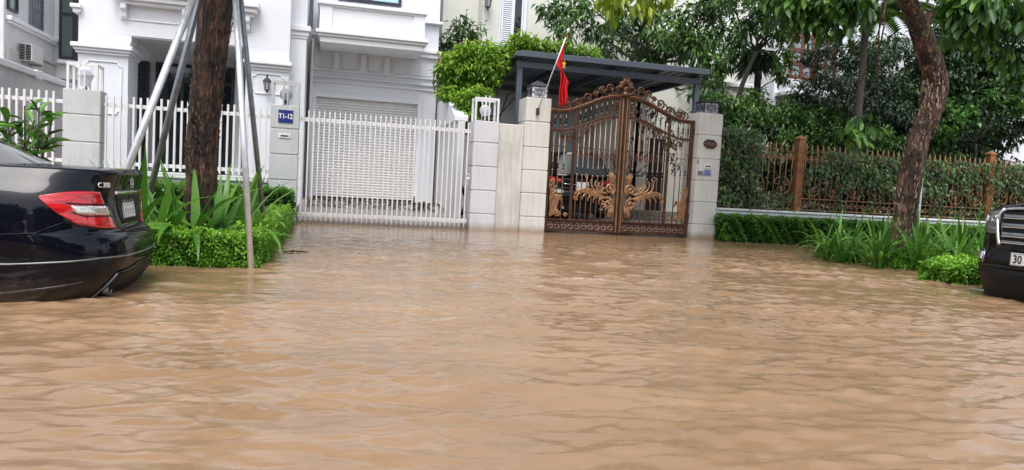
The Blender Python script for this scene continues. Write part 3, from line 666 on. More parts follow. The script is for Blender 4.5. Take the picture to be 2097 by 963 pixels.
# ---------------------------------------------------------------- pillars
def pillar(x0, x1, y0, y1, ztop, joints, mat, label, name='gate_pillar', group=None):
    t = thing(name, ((x0+x1)/2, (y0+y1)/2, -.2), label, 'pillar', group)
    zs = [-.25] + sorted(joints) + [ztop]; g = .011
    blocks = []
    for a, b in zip(zs[:-1], zs[1:]):
        blocks.append((x0, x1, y0, y1, a+g, b-g if b != ztop else b))
    B('render_block', mat, t, *blocks, bevel=.008)
    B('core', mat, t, (x0+.018, x1-.018, y0+.018, y1-.018, -.25, ztop-.02), bevel=0)
    return t
J1 = (.35, .84, 1.34, 1.84); J2 = (.335, .84, 1.33, 1.82, 2.355)
P1 = pillar(-4.70, -4.08, 15.08, 15.5, 2.30, J1, M['pgrey'], 'grey-white pillar left of the sidewalk tree, behind the navy car boot')
P2 = pillar(-1.10, -.56, 15.08, 15.5, 2.30, J1, M['pgrey'], 'grey pillar with the blue T1-12 sign and a letter slot')
P3 = pillar(2.94, 3.47, 15.08, 15.62, 2.29, J1, M['pwhite'], 'white pillar closing the right end of the white picket gate')
P4 = pillar(4.03, 4.58, 15.08, 15.70, 2.86, J2, M['pcream'], 'tall cream pillar left of the bronze gate, holding the red flag')
P5 = pillar(8.08, 8.66, 15.08, 15.75, 2.85, J2, M['pcream'], 'tall cream pillar right of the bronze gate with the bronze T1-11 plaque')
# house number sign, letter slots, plaque, bell
s = thing('house_number_sign', (-.81, 15.07, 2.08), 'navy blue enamel sign reading T1-12', 'sign')
B('sign_board', M['signblue'], s, (-.95, -.675, 15.062, 15.078, 1.955, 2.20), bevel=.003)
text_mesh('lettering', 'T1-12', .135, (-.812, 15.06, 2.078), (R(90), 0, 0), M['signwhite'], s, .002, .0035, .80)
def slot(x, z, w, parent=None, label=None):
    t = thing('letter_slot', (x, 15.07, z), label, 'letter slot')
    B('slot_plate', M['fencewhite'], t, (x-w*.5, x+w*.5, 15.064, 15.079, z-.045, z+.045), bevel=.004)
    B('slot_opening', M['ink'], t, (x-w*.33, x+w*.33, 15.058, 15.063, z-.012, z+.012), bevel=0)
slot(-.82, 1.70, .23, label='white letter slot on the grey pillar below the blue number sign')
slot(8.36, 1.66, .20, label='white letter slot on the cream pillar above the blue envelope sticker')
s = thing('envelope_sticker', (8.36, 15.07, 1.51), 'blue sticker with a white envelope on the cream pillar', 'sticker')
B('sticker_sheet', M['stickerblue'], s, (8.27, 8.45, 15.071, 15.079, 1.44, 1.575), bevel=0)
mb = MB()
for a, b in (((8.285, 1.555), (8.36, 1.50)), ((8.36, 1.50), (8.435, 1.555)), ((8.285, 1.455), (8.335, 1.512)), ((8.435, 1.455), (8.385, 1.512)), ((8.285, 1.555), (8.435, 1.555)), ((8.285, 1.455), (8.435, 1.455)), ((8.285, 1.455), (8.285, 1.555)), ((8.435, 1.455), (8.435, 1.555))):
    mb.tube([(a[0], 15.069, a[1]), (b[0], 15.069, b[1])], .0038, 5)
mb.build('envelope_mark', M['signwhite'], s)
s = thing('doorbell', (8.18, 15.07, 1.50), 'small steel doorbell box beside the envelope sticker', 'doorbell')
B('bell_box', M['galvd'], s, (8.115, 8.235, 15.05, 15.079, 1.455, 1.545), bevel=.005)
MB().lathe((8.195, 15.05, 1.49), [(.001, 0), (.014, 0), (.014, .001)], 10).build('button', M['ink'], s)
B('keyhole_plate', M['ink'], P5, (8.02+.07, 8.115, 15.068, 15.078, 1.70, 1.80), bevel=.002)
s = thing('number_plaque', (8.375, 15.07, 2.16), 'brown bronze scalloped plaque reading T1-11', 'sign')
pl = [(8.20, 2.16), (8.225, 2.215), (8.27, 2.235), (8.275, 2.262), (8.475, 2.255), (8.48, 2.228), (8.525, 2.205), (8.55, 2.15), (8.52, 2.10), (8.485, 2.085), (8.47, 2.055), (8.28, 2.06), (8.27, 2.09), (8.225, 2.11)]
MB().prism_xz(pl, 15.056, 15.079).build('plaque_board', M['plaque'], s, bevel=.004)
text_mesh('lettering', 'T1-11', .085, (8.375, 15.054, 2.158), (R(90), 0, 0), M['bronzebar'], s, .002, .002, .95)
for x in (8.235, 8.515): MB().ball((x, 15.054, 2.16), .016, 8).build('boss', M['bronzehi'], s)

# cage lamps on the three white pillars
def cage_lamp(cx, cy, label, hexa=False):
    t = thing('cage_lamp', (cx, cy, 2.30), label, 'lamp', 'caged globe lamps on the fence pillars')
    mb = MB(); h = .225; y0, y1 = cy-.17, cy+.17; b = .035; z0, z1 = 2.30, 2.775
    for y in (y0, y1):
        mb.box(cx-h-b, cx-h+b*.2, y-b*.6, y+b*.6, z0, z1).box(cx+h-b*.2, cx+h+b, y-b*.6, y+b*.6, z0, z1).box(cx-h+b*.2, cx+h-b*.2, y-b*.6, y+b*.6, z1-.05, z1)
        for x in (-.055, .03): mb.box(cx+x, cx+x+.026, y-b*.6-.014, y-b*.6-.001, z0, z1+.045)
    for s_ in (-1, 1): mb.box(cx+s_*(h+.012)-.015, cx+s_*(h+.012)+.015, y0+b*.6, y1-b*.6, z1-.045, z1-.005)
    mb.build('cage', M['fencewhite'] if cx > 2 else M['pgrey'] if cx > -2 else M['fencewhite'], t, bevel=.003)
    if hexa: MB().lathe((cx, cy, 2.37), [(.07, 0), (.12, .15), (.15, .20), (.15, .215), (.09, .32), (.03, .37)], 8, False).build('lamp_globe', M['lampglass'], t)
    else: MB().ball((cx, cy, 2.52), .125, 18).build('lamp_globe', M['lampglass' if cx > 2 else 'lampgrey'], t)
    MB().lathe((cx, cy, 2.30), [(.06, 0), (.05, .02), (.025, .04), (.025, .08), (.05, .10)], 10).build('lamp_base', M['blackmetal'], t)
cage_lamp(-4.39, 15.28, 'caged lamp on the leftmost grey pillar behind the navy car', True)
cage_lamp(-.83, 15.28, 'caged grey globe lamp on the pillar with the blue number sign')
cage_lamp(3.20, 15.30, 'white caged globe lamp on the pillar at the right end of the white gate')
# square key-pattern lanterns on the cream pillars
def key_lantern(cx, cy, z0, roof, label):
    t = thing('pillar_lantern', (cx, cy, z0), label, 'lantern', 'black key-pattern lanterns on the cream pillars')
    w = .19; h = .24
    B('lantern_glass', M['lampgrey' if not roof else 'lampglass'], t, (cx-w+.012, cx+w-.012, cy-w+.012, cy+w-.012, z0+.02, z0+h), bevel=0)
    mb = MB(); mb.box(cx-w, cx+w, cy-w, cy+w, z0, z0+.02).box(cx-w, cx+w, cy-w, cy+w, z0+h, z0+h+.02)
    def bar(u0, u1, v0, v1):
        for s_ in (-1, 1):
            mb.box(cx+u0, cx+u1, cy+s_*w-.006, cy+s_*w+.006, z0+v0, z0+v1); mb.box(cx+s_*w-.006, cx+s_*w+.006, cy+u0, cy+u1, z0+v0, z0+v1)
    e = .012
    for a, b_, c_, d_ in ((-w, -w+e*2, .02, h), (w-e*2, w, .02, h), (-.11, .11, .062, .062+e), (-.11, .11, .186, .186+e), (-.11, -.11+e, .07, .19), (.11-e, .11, .07, .19), (-.07, .07, .10, .10+e*.8), (-.07, .07, .15, .15+e*.8), (-.07, -.07+e, .10, .16), (.07-e, .07, .10, .16),
                         (-.19, -.11, .12, .12+e), (.11, .19, .12, .12+e), (-e/2, e/2, .19, h), (-e/2, e/2, .02, .07)): bar(a, b_, c_, d_)
    mb.build('lattice', M['blackmetal'], t)
    if roof:
        MB().lathe((cx, cy, z0+h+.02), [(.30, 0), (.28, .02), (.10, .10), (.02, .12), (.02, .15)], 4, False).build('cap', M['blackmetal'], t).rotation_euler = (0, 0, 0)
    else: B('cap', M['blackmetal'], t, (cx-w-.02, cx+w+.02, cy-w-.02, cy+w+.02, z0+h+.021, z0+h+.05))
key_lantern(4.33, 15.36, 2.865, True, 'black and white lattice lantern with pitched cap beside the red flag')
key_lantern(8.42, 15.40, 2.855, False, 'black and white lattice lantern with a flat cap under the right-hand trees')

# ---------------------------------------------------------------- white picket fences and gate
def picket_fence(x0, x1, label, pitch=.118, wbase=True, group=None):
    t = thing('picket_fence', ((x0+x1)/2, 15.2, 0), label, 'fence', group)
    n = int((x1-x0)/pitch)
    B('rail', M['fencewhite'], t, (x0, x1, 15.215, 15.235, 2.03, 2.10), bevel=.004)
    B('rail', M['fencewhite'], t, (x0, x1, 15.215, 15.235, .95, 1.02), bevel=.004)
    for i in range(n):
        x = x0 + pitch*(i+.5) + rnd.uniform(-.004, .004); mb = MB(); mb.box(x-.019, x+.019, 15.175, 15.213, .89, 2.235+rnd.uniform(-.006, .006))
        mb.build('picket', M['fencewhite'], t, bevel=.004)
    if wbase:
        b = thing('fence_base_wall', ((x0+x1)/2, 15.2, -.2), 'pale low base wall under the ' + label, 'wall')
        B('wall', M['base'], b, (x0, x1, 15.12, 15.34, -.3, .76), bevel=.01)
        B('coping', M['base'], b, (x0, x1, 15.07, 15.39, .761, .81), (x0, x1, 15.10, 15.36, .811, .87), bevel=.01)
picket_fence(-4.07, -1.11, 'white picket fence behind the tree with the steel props', group='white picket fence sections')
picket_fence(-8.6, -4.71, 'white picket fence at the far left behind the broad-leaved plant', group='white picket fence sections')
g = thing('picket_gate', (1.2, 15.2, 0), 'white sliding picket gate in front of the roller garage door', 'gate')
B('rail', M['fencewhite'], g, (-.54, 2.90, 15.215, 15.235, 2.02, 2.10), bevel=.004)
B('rail', M['fencewhite'], g, (-.54, 2.90, 15.215, 15.235, .13, .22), bevel=.004)
for i in range(34):
    x = -.48 + i*.1005; MB().box(x-.014, x+.014, 15.175, 15.213, .035, 2.24).build('picket', M['fencewhite'], g, bevel=.004)
MB().tube([(2.80, 15.16, 1.12), (2.83, 15.12, 1.17), (2.88, 15.12, 1.17), (2.91, 15.12, 1.10), (2.88, 15.12, 1.06), (2.83, 15.12, 1.08)], .012, 6).tube([(2.87, 15.14, 1.12), (2.87, 15.14, .78)], .010, 6).build('latch', M['galv'], g)

# ---------------------------------------------------------------- right-hand bronze fence on its base wall
b = thing('fence_base_wall', (14, 15.2, -.2), 'pale green-white base wall with a moulded coping under the bronze fence', 'wall')
B('wall', M['base'], b, (8.67, 24, 15.12, 15.40, -.3, .60), bevel=.01)
B('coping', M['dirtywhite'], b, (8.67, 24, 15.04, 15.48, .681, .735), (8.67, 24, 15.075, 15.445, .601, .68), bevel=.012)
def fence_post(x, label):
    t = thing('fence_post', (x, 15.25, .735), label, 'post', 'bronze posts of the right-hand fence')
    B('shaft', M['rustpost'], t, (x-.085, x+.085, 15.165, 15.335, .735, 2.44), bevel=.006)
    mb = MB(); mb.box(x-.055, x-.040, 15.157, 15.1645, .85, 2.2); mb.box(x+.040, x+.055, 15.157, 15.1645, .85, 2.2)
    for i in range(18): 
        z = .88+i*.073; mb.tube([(x-.03, 15.16, z), (x, 15.157, z+.03), (x+.03, 15.16, z)], .007, 5)
    mb.tube([(x-.05, 15.16, 2.2), (x-.03, 15.16, 2.27), (x, 15.16, 2.29), (x+.03, 15.16, 2.27), (x+.05, 15.16, 2.2)], .009, 5)
    mb.build('relief', M['rustfence'], t)
    MB().lathe((x, 15.25, 2.44), [(.145, 0), (.145, .02), (.10, .05), (.01, .10)], 4, False).build('cap', M['rustpost'], t)
    return t
# square caps come out as diamonds from the 4-sided lathe: turn their corners onto the post corners
def turn_caps():
    for o in bpy.data.objects:
        if o.name.startswith('cap') and o.parent and o.parent.name.startswith(('fence_post', 'pillar_lantern')) and len(o.data.vertices) <= 24 and len(o.data.vertices) % 4 == 0 and len(o.data.polygons) > 8:
            c = Matrix.Translation((0, 0, 0)) @ Matrix.Rotation(R(45), 4, 'Z'); o.data.transform(c)
fence_post(10.83, 'orange bronze fence post with a pyramid cap, just right of the open fence panel')
fence_post(16.42, 'bronze fence post half hidden by climbers above the black car bonnet')
turn_caps()
def arc(cx, cz, r, a0, a1, n=12): return [(cx + r*math.cos(a0+(a1-a0)*i/n), 15.25, cz + r*math.sin(a0+(a1-a0)*i/n)) for i in range(n+1)]
def spiral(cx, cz, r0, r1, a0, turns, n=22, y=15.25):
    return [(cx + (r0+(r1-r0)*i/n)*math.cos(a0+turns*2*math.pi*i/n), y, cz + (r0+(r1-r0)*i/n)*math.sin(a0+turns*2*math.pi*i/n)) for i in range(n+1)]
def bronze_fence(x0, x1, label):
    t = thing('bronze_fence', ((x0+x1)/2, 15.25, .735), label, 'fence', 'bronze fence panels of the right-hand garden')
    n = max(2, round((x1-x0)/.152)); p = (x1-x0)/n; mt = M['rustfence']
    B('rail', mt, t, (x0, x1, 15.238, 15.262, 1.04, 1.065), (x0, x1, 15.238, 15.262, .775, .80), (x0, x1, 15.238, 15.262, 1.98, 2.0), bevel=0)
    for i in range(n):
        x = x0+p*(i+.5)
        mb = MB().tube([(x, 15.25, .74), (x, 15.25, 2.12)], .011, 6)
        mb.lathe((x, 15.25, 2.10), [(.012, 0), (.03, .03), (.012, .06), (.034, .10), (.018, .15), (.003, .25)], 8)
        for z in (1.1, 1.93): mb.ball((x, 15.25, z), .02, 8)
        mb.build('bar', mt, t)
    lo_ = MB()
    for i in range(n):
        x = x0+p*(i+.5); z = .92
        lo_.tube([(x-.075, 15.25, z), (x, 15.25, z+.055), (x+.075, 15.25, z), (x, 15.25, z-.055), (x-.075, 15.25, z)], .011, 5, smooth=False)
    lo_.build('diamond_row', mt, t)
    mb = MB()
    for i in range(n):
        x = x0+p*(i+.5)
        for z in (2.04,): mb.tube([(x-.055, 15.25, z), (x, 15.25, z+.055), (x+.055, 15.25, z), (x, 15.25, z-.055), (x-.055, 15.25, z)], .011, 5, smooth=False)
        mb.tube([(q[0], 15.25, q[2]) for q in arc(x+p/2, 1.90, p*.42, 0, math.pi, 8)], .008, 5)
        mb.tube([(x-.03, 15.25, 2.19), (x-.05, 15.25, 2.15), (x, 15.25, 2.12), (x+.05, 15.25, 2.15), (x+.03, 15.25, 2.19)], .009, 5)
    mb.build('diamond_row', mt, t)
    m = max(1, int((x1-x0)/.56))
    for j in range(m):
        cx = x0 + (x1-x0)*(j+.5)/m; mb = MB()
        for s_ in (-1, 1):
            mb.tube([(cx+s_*(q[0]-cx), 15.235, q[2]) for q in spiral(cx+.10, 1.42, .035, .09, math.pi*.9, .62)] , .010, 6)
            mb.tube([(cx+s_*abs(q[0]), 15.235, q[2]) for q in [(.03+.19*math.sin(a), 0, 1.33-.20*math.cos(a)) for a in [math.pi*i/12 for i in range(13)]]], .012, 6)
            mb.tube([(cx+s_*(q[0]-cx), 15.235, q[2]) for q in spiral(cx+.07, 1.24, .02, .07, -math.pi*.4, .7)], .008, 5)
        mb.lathe((cx, 15.235, 1.08), [(.02, 0), (.035, .05), (.012, .1), (.03, .16), (.004, .26)], 8)
        mb.build('scroll', mt, t)
bronze_fence(8.70, 10.73, 'open bronze spearhead fence panel between the plaque pillar and the orange post')
bronze_fence(10.93, 16.32, 'long bronze fence panel smothered in climbers behind the leaning tree')
bronze_fence(16.52, 21.0, 'bronze fence panel behind the black car at the right edge')
o = MB().tube([(11.4, 12.1, -.3), (11.33, 12.05, 2.6)], .035, 10).build('white_pipe', M['drain']); tag(o, 'thin white upright pipe behind the leaning tree trunk', 'pipe')
# ---------------------------------------------------------------- bronze double gate
GY = 15.30
def gate_leaf(xh, sg, label):
    """xh hinge x, sg +1: the leaf runs to the right from its hinge; -1: to the left"""
    t = thing('gate_leaf', (xh, GY, .06), label, 'gate', 'leaves of the bronze double gate')
    Wd = 1.715
    X_ = lambda u: xh + sg*u
    br, hi, bars = M['bronze'], M['bronzehi'], M['bronzebar']
    def ztop(u): s = min(1, max(0, (u-.18)/1.40)); s = s*s*(3-2*s); return 2.64 + .42*s
    def zmid(u): return ztop(u) - .40 - .02*u
    def P(pts): return [(X_(u), GY+dy, z) for u, dy, z in pts]
    us = [i*Wd/24 for i in range(25)]
    def sweep(fn, w, h, m, name, par=t):
        mb = MB(); rows = []
        for u in us: z = fn(u); rows.append([(X_(u), GY-w, z-h), (X_(u), GY-w*1.25, z), (X_(u), GY-w, z+h), (X_(u), GY+w, z+h), (X_(u), GY+w, z-h), (X_(u), GY-w, z-h)])
        mb.grid(rows, smooth=False, flip=sg < 0); return mb.build(name, m, par)
    tr = sweep(ztop, .035, .040, br, 'top_rail'); sweep(lambda u: ztop(u)+.030, .045, .010, hi, 'rail_bead', tr)
    sweep(lambda u: zmid(u), .022, .022, br, 'middle_rail')
    def vb(u0, u1, z0, z1, name, m=br, d=.03):
        a, b = sorted((X_(u0), X_(u1))); return B(name, m, t, (a, b, GY-d, GY+d, z0, z1), bevel=.008)
    vb(.0, .07, .05, 2.62, 'outer_stile', d=.035)
    st = vb(Wd-.085, Wd-.004, .05, 3.05, 'meeting_stile', d=.045)
    a, b = sorted((X_(Wd-.060), X_(Wd-.035))); B('stile_bead', hi, st, (a, b, GY-.056, GY-.0455, .06, 3.03), bevel=.004)
    a, b = sorted((X_(Wd-.115), X_(Wd-.100))); B('stile_bead', M['bronzebar'], st, (a, b, GY-.03, GY+.0, .3, 3.0), bevel=.004)
    vb(.565, .625, .30, ztop(.6)-.03, 'inner_stile', d=.028)
    a, b = sorted((X_(.07), X_(Wd-.09)))
    B('bottom_rail', br, t, (a, b, GY-.03, GY+.03, .055, .095), (a, b, GY-.03, GY+.03, .275, .315), bevel=.006)
    B('bottom_panel', M['plaque'], t, (a, b, GY-.004, GY+.012, .096, .274), bevel=0)
    mb = MB(); k = 10
    for i in range(k):
        u = .07 + (Wd-.16)*(i+.5)/k
        for s_ in (-1, 1): mb.tube(P([(u+s_*q[0], -.018, .165+q[1]) for q in [(.0, -.05), (.03, -.055), (.055, -.03), (.055, .005), (.035, .022), (.018, .008), (.022, -.01)]]), .010, 6)
        mb.ball((X_(u), GY-.018, .22), .014, 8)
    mb.build('bottom_ornament', bars, t)
    # bars
    for i, u in enumerate([.13, .255, .38, .505][:4] + [.70 + .122*j for j in range(8)]):
        if abs(u-.505) < .01: continue
        if u > Wd-.13: break
        zt = zmid(u)-.02; z1 = ztop(u)-.04
        mb = MB().tube(P([(u, 0, .315), (u, 0, zt)]), .0135, 6).tube(P([(u, 0, zmid(u)+.02), (u, 0, z1)]), .0115, 6)
        zc = 1.42 + .05*math.cos(u*3)
        for z in (zc-.09, zc+.09, 1.9): mb.lathe((X_(u), GY, z-.025), [(.011, 0), (.022, .015), (.022, .035), (.011, .05)], 8)
        mm = (zmid(u)+z1)/2
        for z in (mm-.085, mm+.085): mb.ball((X_(u), GY, z), .020, 8)
        o = mb.build('bar', bars, t)
        MB().lathe((X_(u), GY, zc-.06), [(.012, 0), (.020, .03), (.010, .06), (.020, .09), (.012, .12)], 8).lathe((X_(u), GY, mm-.07), [(.01, 0), (.024, .035), (.010, .07), (.024, .105), (.01, .14)], 8).build('knuckle', M['black'], o)
    # row of small fleurs across the main panel
    mb = MB()
    for j in range(7):
        u = .70+.122*j+.061
        if u > Wd-.15: break
        for s_ in (-1, 1):
            mb.tube(P([(u+s_*q[0], -.012, 1.74+q[1]) for q in [(.0, .03), (.025, .05), (.045, .03), (.03, .01), (.0, 0), (.03, -.01), (.045, -.03), (.025, -.05), (.0, -.03)]]), .0075, 5)
        mb.lathe((X_(u), GY-.012, 1.78), [(.006, 0), (.018, .025), (.003, .07)], 6).lathe((X_(u), GY-.012, 1.64), [(.003, 0), (.018, .04), (.006, .07)], 6)
    a, b = sorted((X_(.63), X_(Wd-.1))); mb.box(a, b, GY-.008, GY+.008, 1.736, 1.748)
    mb.build('fleur_row', M['bronze'], t)
    def frond(mb, pts, r, n=14, flat=.55, y=-.04, tip=.15):
        # smooth curve through control points, thick in the middle
        pv = [Vector((u, 0, z)) for u, z in pts]; out = []
        m_ = len(pv)-1
        for i in range(n+1):
            s = i/n*m_; j = min(int(s), m_-1); f = s-j
            p0, p1, p2, p3 = pv[max(j-1, 0)], pv[j], pv[j+1], pv[min(j+2, m_)]
            q = .5*((2*p1)+(p2-p0)*f+(2*p0-5*p1+4*p2-p3)*f*f+(3*p1-p0-3*p2+p3)*f**3)
            out.append((X_(q.x), GY+y-.02*math.sin(math.pi*i/n), q.z))
        rr = [1.12*r*(tip+(1-tip)*math.sin(math.pi*min(1, (i/n)*.85+.15))**.7) for i in range(n+1)]
        mb.tube(out, rr, 7, flat=flat)
    def volute(mb, u, z, r0, r1, a0, turns, th, y=-.045):
        pts = [(u + (r1+(r0-r1)*(1-i/26))*math.cos(a0+turns*2*math.pi*i/26), z + (r1+(r0-r1)*(1-i/26))*math.sin(a0+turns*2*math.pi*i/26)) for i in range(27)]
        mb.tube([(X_(a_), GY+y-.012*i/26, b_) for i, (a_, b_) in enumerate(pts)], [1.35*th*(1-.45*i/26) for i in range(27)], 7, flat=.8)
        mb.ball((X_(u), GY+y-.012, z), r1*1.15, 10)
    # large acanthus spray low in the leaf
    mb = MB()
    volute(mb, 1.475, 1.02, .125, .028, -1.2, 1.6, .026)
    volute(mb, 1.465, .70, .105, .024, 1.4, -1.5, .022)
    volute(mb, 1.50, .50, .05, .014, 1.4, -1.3, .013)
    volute(mb, 1.53, 1.28, .06, .016, -1.2, 1.4, .016)
    volute(mb, .70, .78, .05, .014, 2.2, 1.3, .014)
    for k_ in range(7):      # sweeping left: the long leaf
        f = k_/5.2
        frond(mb, [(1.50, .86-.01*k_), (1.30, .80+.045*f), (1.08, .86+.075*f), (.86, .93+.06*f), (.70, .92+.03*f-.02), (.635+.02*f, .84-.05*(1-f))], .021)
    for k_ in range(5):      # lower lobes of the long leaf
        u = 1.30-.13*k_; frond(mb, [(u+.06, .84+.02*k_), (u-.03, .80+.02*k_), (u-.075, .72+.02*k_), (u-.05, .66+.03*k_)], .018)
    for k_, (du, z) in enumerate([(0.92, 1.27), (1.02, 1.24), (1.12, 1.20), (1.2, 1.17), (1.28, 1.14)]):   # upward flames
        frond(mb, [(1.42, .93), (1.28, .92+.01*k_), (du+.06, 1.0+.01*k_), (du, z-.08), (du+.03, z)], .020)
    frond(mb, [(.93, 1.22), (.88, 1.28), (.90, 1.33), (.95, 1.32)], .012)
    for k_ in range(5):      # around the lower scroll
        a = math.radians(150+28*k_); frond(mb, [(1.46+.05*math.cos(a), .70+.05*math.sin(a)), (1.46+.11*math.cos(a+.3), .70+.11*math.sin(a+.3)), (1.46+.165*math.cos(a+.1), .70+.165*math.sin(a+.1))], .018)
    for k_ in range(4):
        frond(mb, [(1.58-.02*k_, .66), (1.585-.03*k_, .55), (1.56-.035*k_, .46), (1.57-.03*k_, .38)], .014)
    for k_ in range(4):
        frond(mb, [(1.50+.02*k_, 1.15), (1.47+.025*k_, 1.24), (1.44+.03*k_, 1.33), (1.48+.03*k_, 1.40)], .013)
    mb.build('acanthus_spray', hi, t)
    # corner plume
    mb = MB(); volute(mb, .29, .44, .085, .02, 1.6, 1.5, .018); volute(mb, .14, 1.10, .07, .018, -1.8, -1.3, .016); volute(mb, .47, .40, .05, .014, 0, 1.2, .012)
    for k_ in range(6):
        f = k_/5; frond(mb, [(.10+.05*f, .36), (.12+.14*f*.9, .55), (.10+.22*f, .72+.02*k_), (.12+.24*f, .88-.02*k_), (.20+.20*f, .98-.07*k_)], .019)
    for k_ in range(4): frond(mb, [(.12, .75), (.10+.02*k_, .90), (.07+.05*k_, 1.02), (.10+.05*k_, 1.12-.03*k_)], .015)
    mb.build('corner_plume', hi, t)
    # scrolling tendrils hanging under the middle rail
    mb = MB()
    for (u, dz, r_, tr_) in ((.72, .30, .07, 1.3), (.86, .18, .06, -1.2), (1.0, .10, .045, 1.2), (.45, .20, .075, -1.3), (.32, .14, .05, 1.2)):
        volute(mb, u, zmid(u)-dz, r_, .012, 1.0, tr_, .014, y=-.02)
    for k_ in range(7):
        f = k_/6; u = 1.5-.75*f; frond(mb, [(u, zmid(u)-.02-.05*(1-f)), (u-.07, zmid(u-.07)-.04-.05*f), (u-.15, zmid(u-.15)-.09-.10*f), (u-.16, zmid(u-.16)-.18-.12*f)], .015, y=-.02)
    for k_ in range(3):
        u = .2+.1*k_; frond(mb, [(u, zmid(u)-.03), (u+.07, zmid(u)-.07), (u+.13, zmid(u)-.16), (u+.10, zmid(u)-.25)], .013, y=-.02)
    volute(mb, 1.44, zmid(1.44)+.14, .06, .014, -1.5, 1.3, .014, y=-.02); volute(mb, 1.50, zmid(1.5)+.29, .045, .012, 1.5, -1.2, .012, y=-.02)
    for k_ in range(4): frond(mb, [(1.58, zmid(1.5)+.08+.07*k_), (1.52, zmid(1.5)+.10+.07*k_), (1.47-.01*k_, zmid(1.5)+.16+.06*k_)], .012, y=-.02)
    mb.build('tendril', br, t)
    # cresting above the top rail
    mb = MB()
    for u, r_, a0, tn in ((.42, .075, -2.0, -1.25), (.62, .085, -.9, 1.3), (.86, .10, -2.2, -1.3), (1.02, .055, 0, 1.2), (1.18, .085, -2.2, -1.35), (1.36, .09, -2.2, -1.3), (1.52, .06, -1.6, 1.2)):
        volute(mb, u, ztop(u)+.03+r_*1.15 + (.07 if u > 1.0 else 0), r_, .016, a0, tn, .018, y=.0)
    for u in (.22, .30, .38, .55, .75, .95, 1.1, 1.28, 1.45, 1.6):
        frond(mb, [(u, ztop(u)+.03), (u-.05, ztop(u)+.10), (u-.03, ztop(u)+.17), (u+.03, ztop(u)+.20)], .016, y=0)
        frond(mb, [(u+.02, ztop(u)+.03), (u+.06, ztop(u)+.08), (u+.11, ztop(u)+.12)], .013, y=0)
    mb.build('cresting', br, t)
    # lock handle and hinges
    MB().tube(P([(Wd-.15, -.03, 1.50), (Wd-.20, -.09, 1.58), (Wd-.20, -.10, 1.80), (Wd-.15, -.03, 1.90)]), [.014, .026, .026, .014], 8).tube(P([(Wd-.15, -.03, 1.50), (Wd-.17, -.05, 1.38), (Wd-.13, -.03, 1.32)]), [.02, .02, .008], 8).build('handle', M['plaque'], t)
    for z in (.5, 2.45): B('hinge', M['ink'], t, tuple(sorted((X_(-.035), X_(.02)))) + (GY-.02, GY+.02, z-.06, z+.06))
    return t
g1 = gate_leaf(4.62, 1, 'left leaf of the bronze scrollwork gate, next to the red flag')
g2 = gate_leaf(8.055, -1, 'right leaf of the bronze scrollwork gate, next to the plaque pillar')
# shell finial carried by the left meeting stile
cx, mb = 6.338, MB()
for i in range(11):
    a = math.radians(90 + (i-5)*17); r_ = .24 if i % 2 == 0 else .22
    L_ = r_*(1.0 if abs(i-5) < 2 else .88)
    mb.tube([(cx+.03*math.cos(a), GY-.02, 3.26+.03*math.sin(a)), (cx+L_*.6*math.cos(a), GY-.05, 3.26+L_*.6*math.sin(a)), (cx+L_*math.cos(a), GY-.02, 3.26+L_*math.sin(a))], [.014, .034, .012], 7, flat=.5)
mb.lathe((cx, GY, 3.09), [(.13, 0), (.10, .05), (.06, .10), (.09, .15), (.04, .20)], 12)
for s_ in (-1, 1):
    mb.tube([(cx+s_*q[0], GY-.03, q[1]) for q in [(.05, 3.12), (.14, 3.13), (.20, 3.20), (.19, 3.28), (.14, 3.30), (.12, 3.25), (.15, 3.22)]], [.022, .022, .02, .018, .014, .012, .01], 7)
mb.tube([(cx, GY-.07, 3.18), (cx, GY-.08, 3.24), (cx, GY-.07, 3.30)], [.01, .028, .008], 8)
mb.build('shell_finial', M['bronze'], g1)

# ---------------------------------------------------------------- flag on its wall bracket
fl = thing('flag', (4.28, 15.05, 2.60), 'red flag with a yellow star hanging limp from a pole on the cream pillar', 'flag')
a, b = Vector((4.28, 15.03, 2.60)), Vector((4.675, 14.62, 4.10))
MB().tube([a, a.lerp(b, .5), b], .014, 8).build('pole', M['galv'], fl)
MB().ball(tuple(b), .024, 8).build('finial', M['flagred'], fl)
MB().box(4.245, 4.305, 15.01, 15.08, 2.50, 2.64).build('bracket', M['blackmetal'], fl, bevel=.004)
# the cloth: gathered folds falling from the upper pole
top0, top1 = a.lerp(b, .63), a.lerp(b, .985)
rows = []; nr, nc = 40, 44
for i in range(nr+1):
    v = i/nr; row = []
    for j in range(nc+1):
        u = j/nc
        sp_ = top1.lerp(top0, u)                               # the hoist edge on the pole
        zb = 2.66 + .04*math.sin(u*9) + .05*u
        gather = min(1, v*2.2)
        x = sp_.x*(1-gather) + (4.60 + .17*u + .028*math.sin(u*19+v*1.5) + .012*math.sin(v*13+u*3)) * gather
        y = sp_.y*(1-gather) + (14.66 + .055*math.sin(u*17+.8+v*2)) * gather
        z = sp_.z + (zb - sp_.z) * v
        row.append((x, y, z))
    rows.append(row)
mb = MB(); mb.grid(rows); cl_ = mb.build('flag_cloth', M['flagred'], fl)
so = cl_.modifiers.new('solid', 'SOLIDIFY'); so.thickness = .003
# star, half folded into the cloth
mb = MB(); pts = []
for k in range(10):
    r_ = .12 if k % 2 == 0 else .05; aa = math.pi/2 + k*math.pi/5
    pts.append((4.655 + r_*.42*math.cos(aa), 14.585+.012*math.sin(k), 3.52 + r_*math.sin(aa)))
mb.add(pts + [(4.655, 14.578, 3.52)], [(k, (k+1) % 10, 10) for k in range(10)]); so = mb.build('star', M['flagyellow'], cl_)
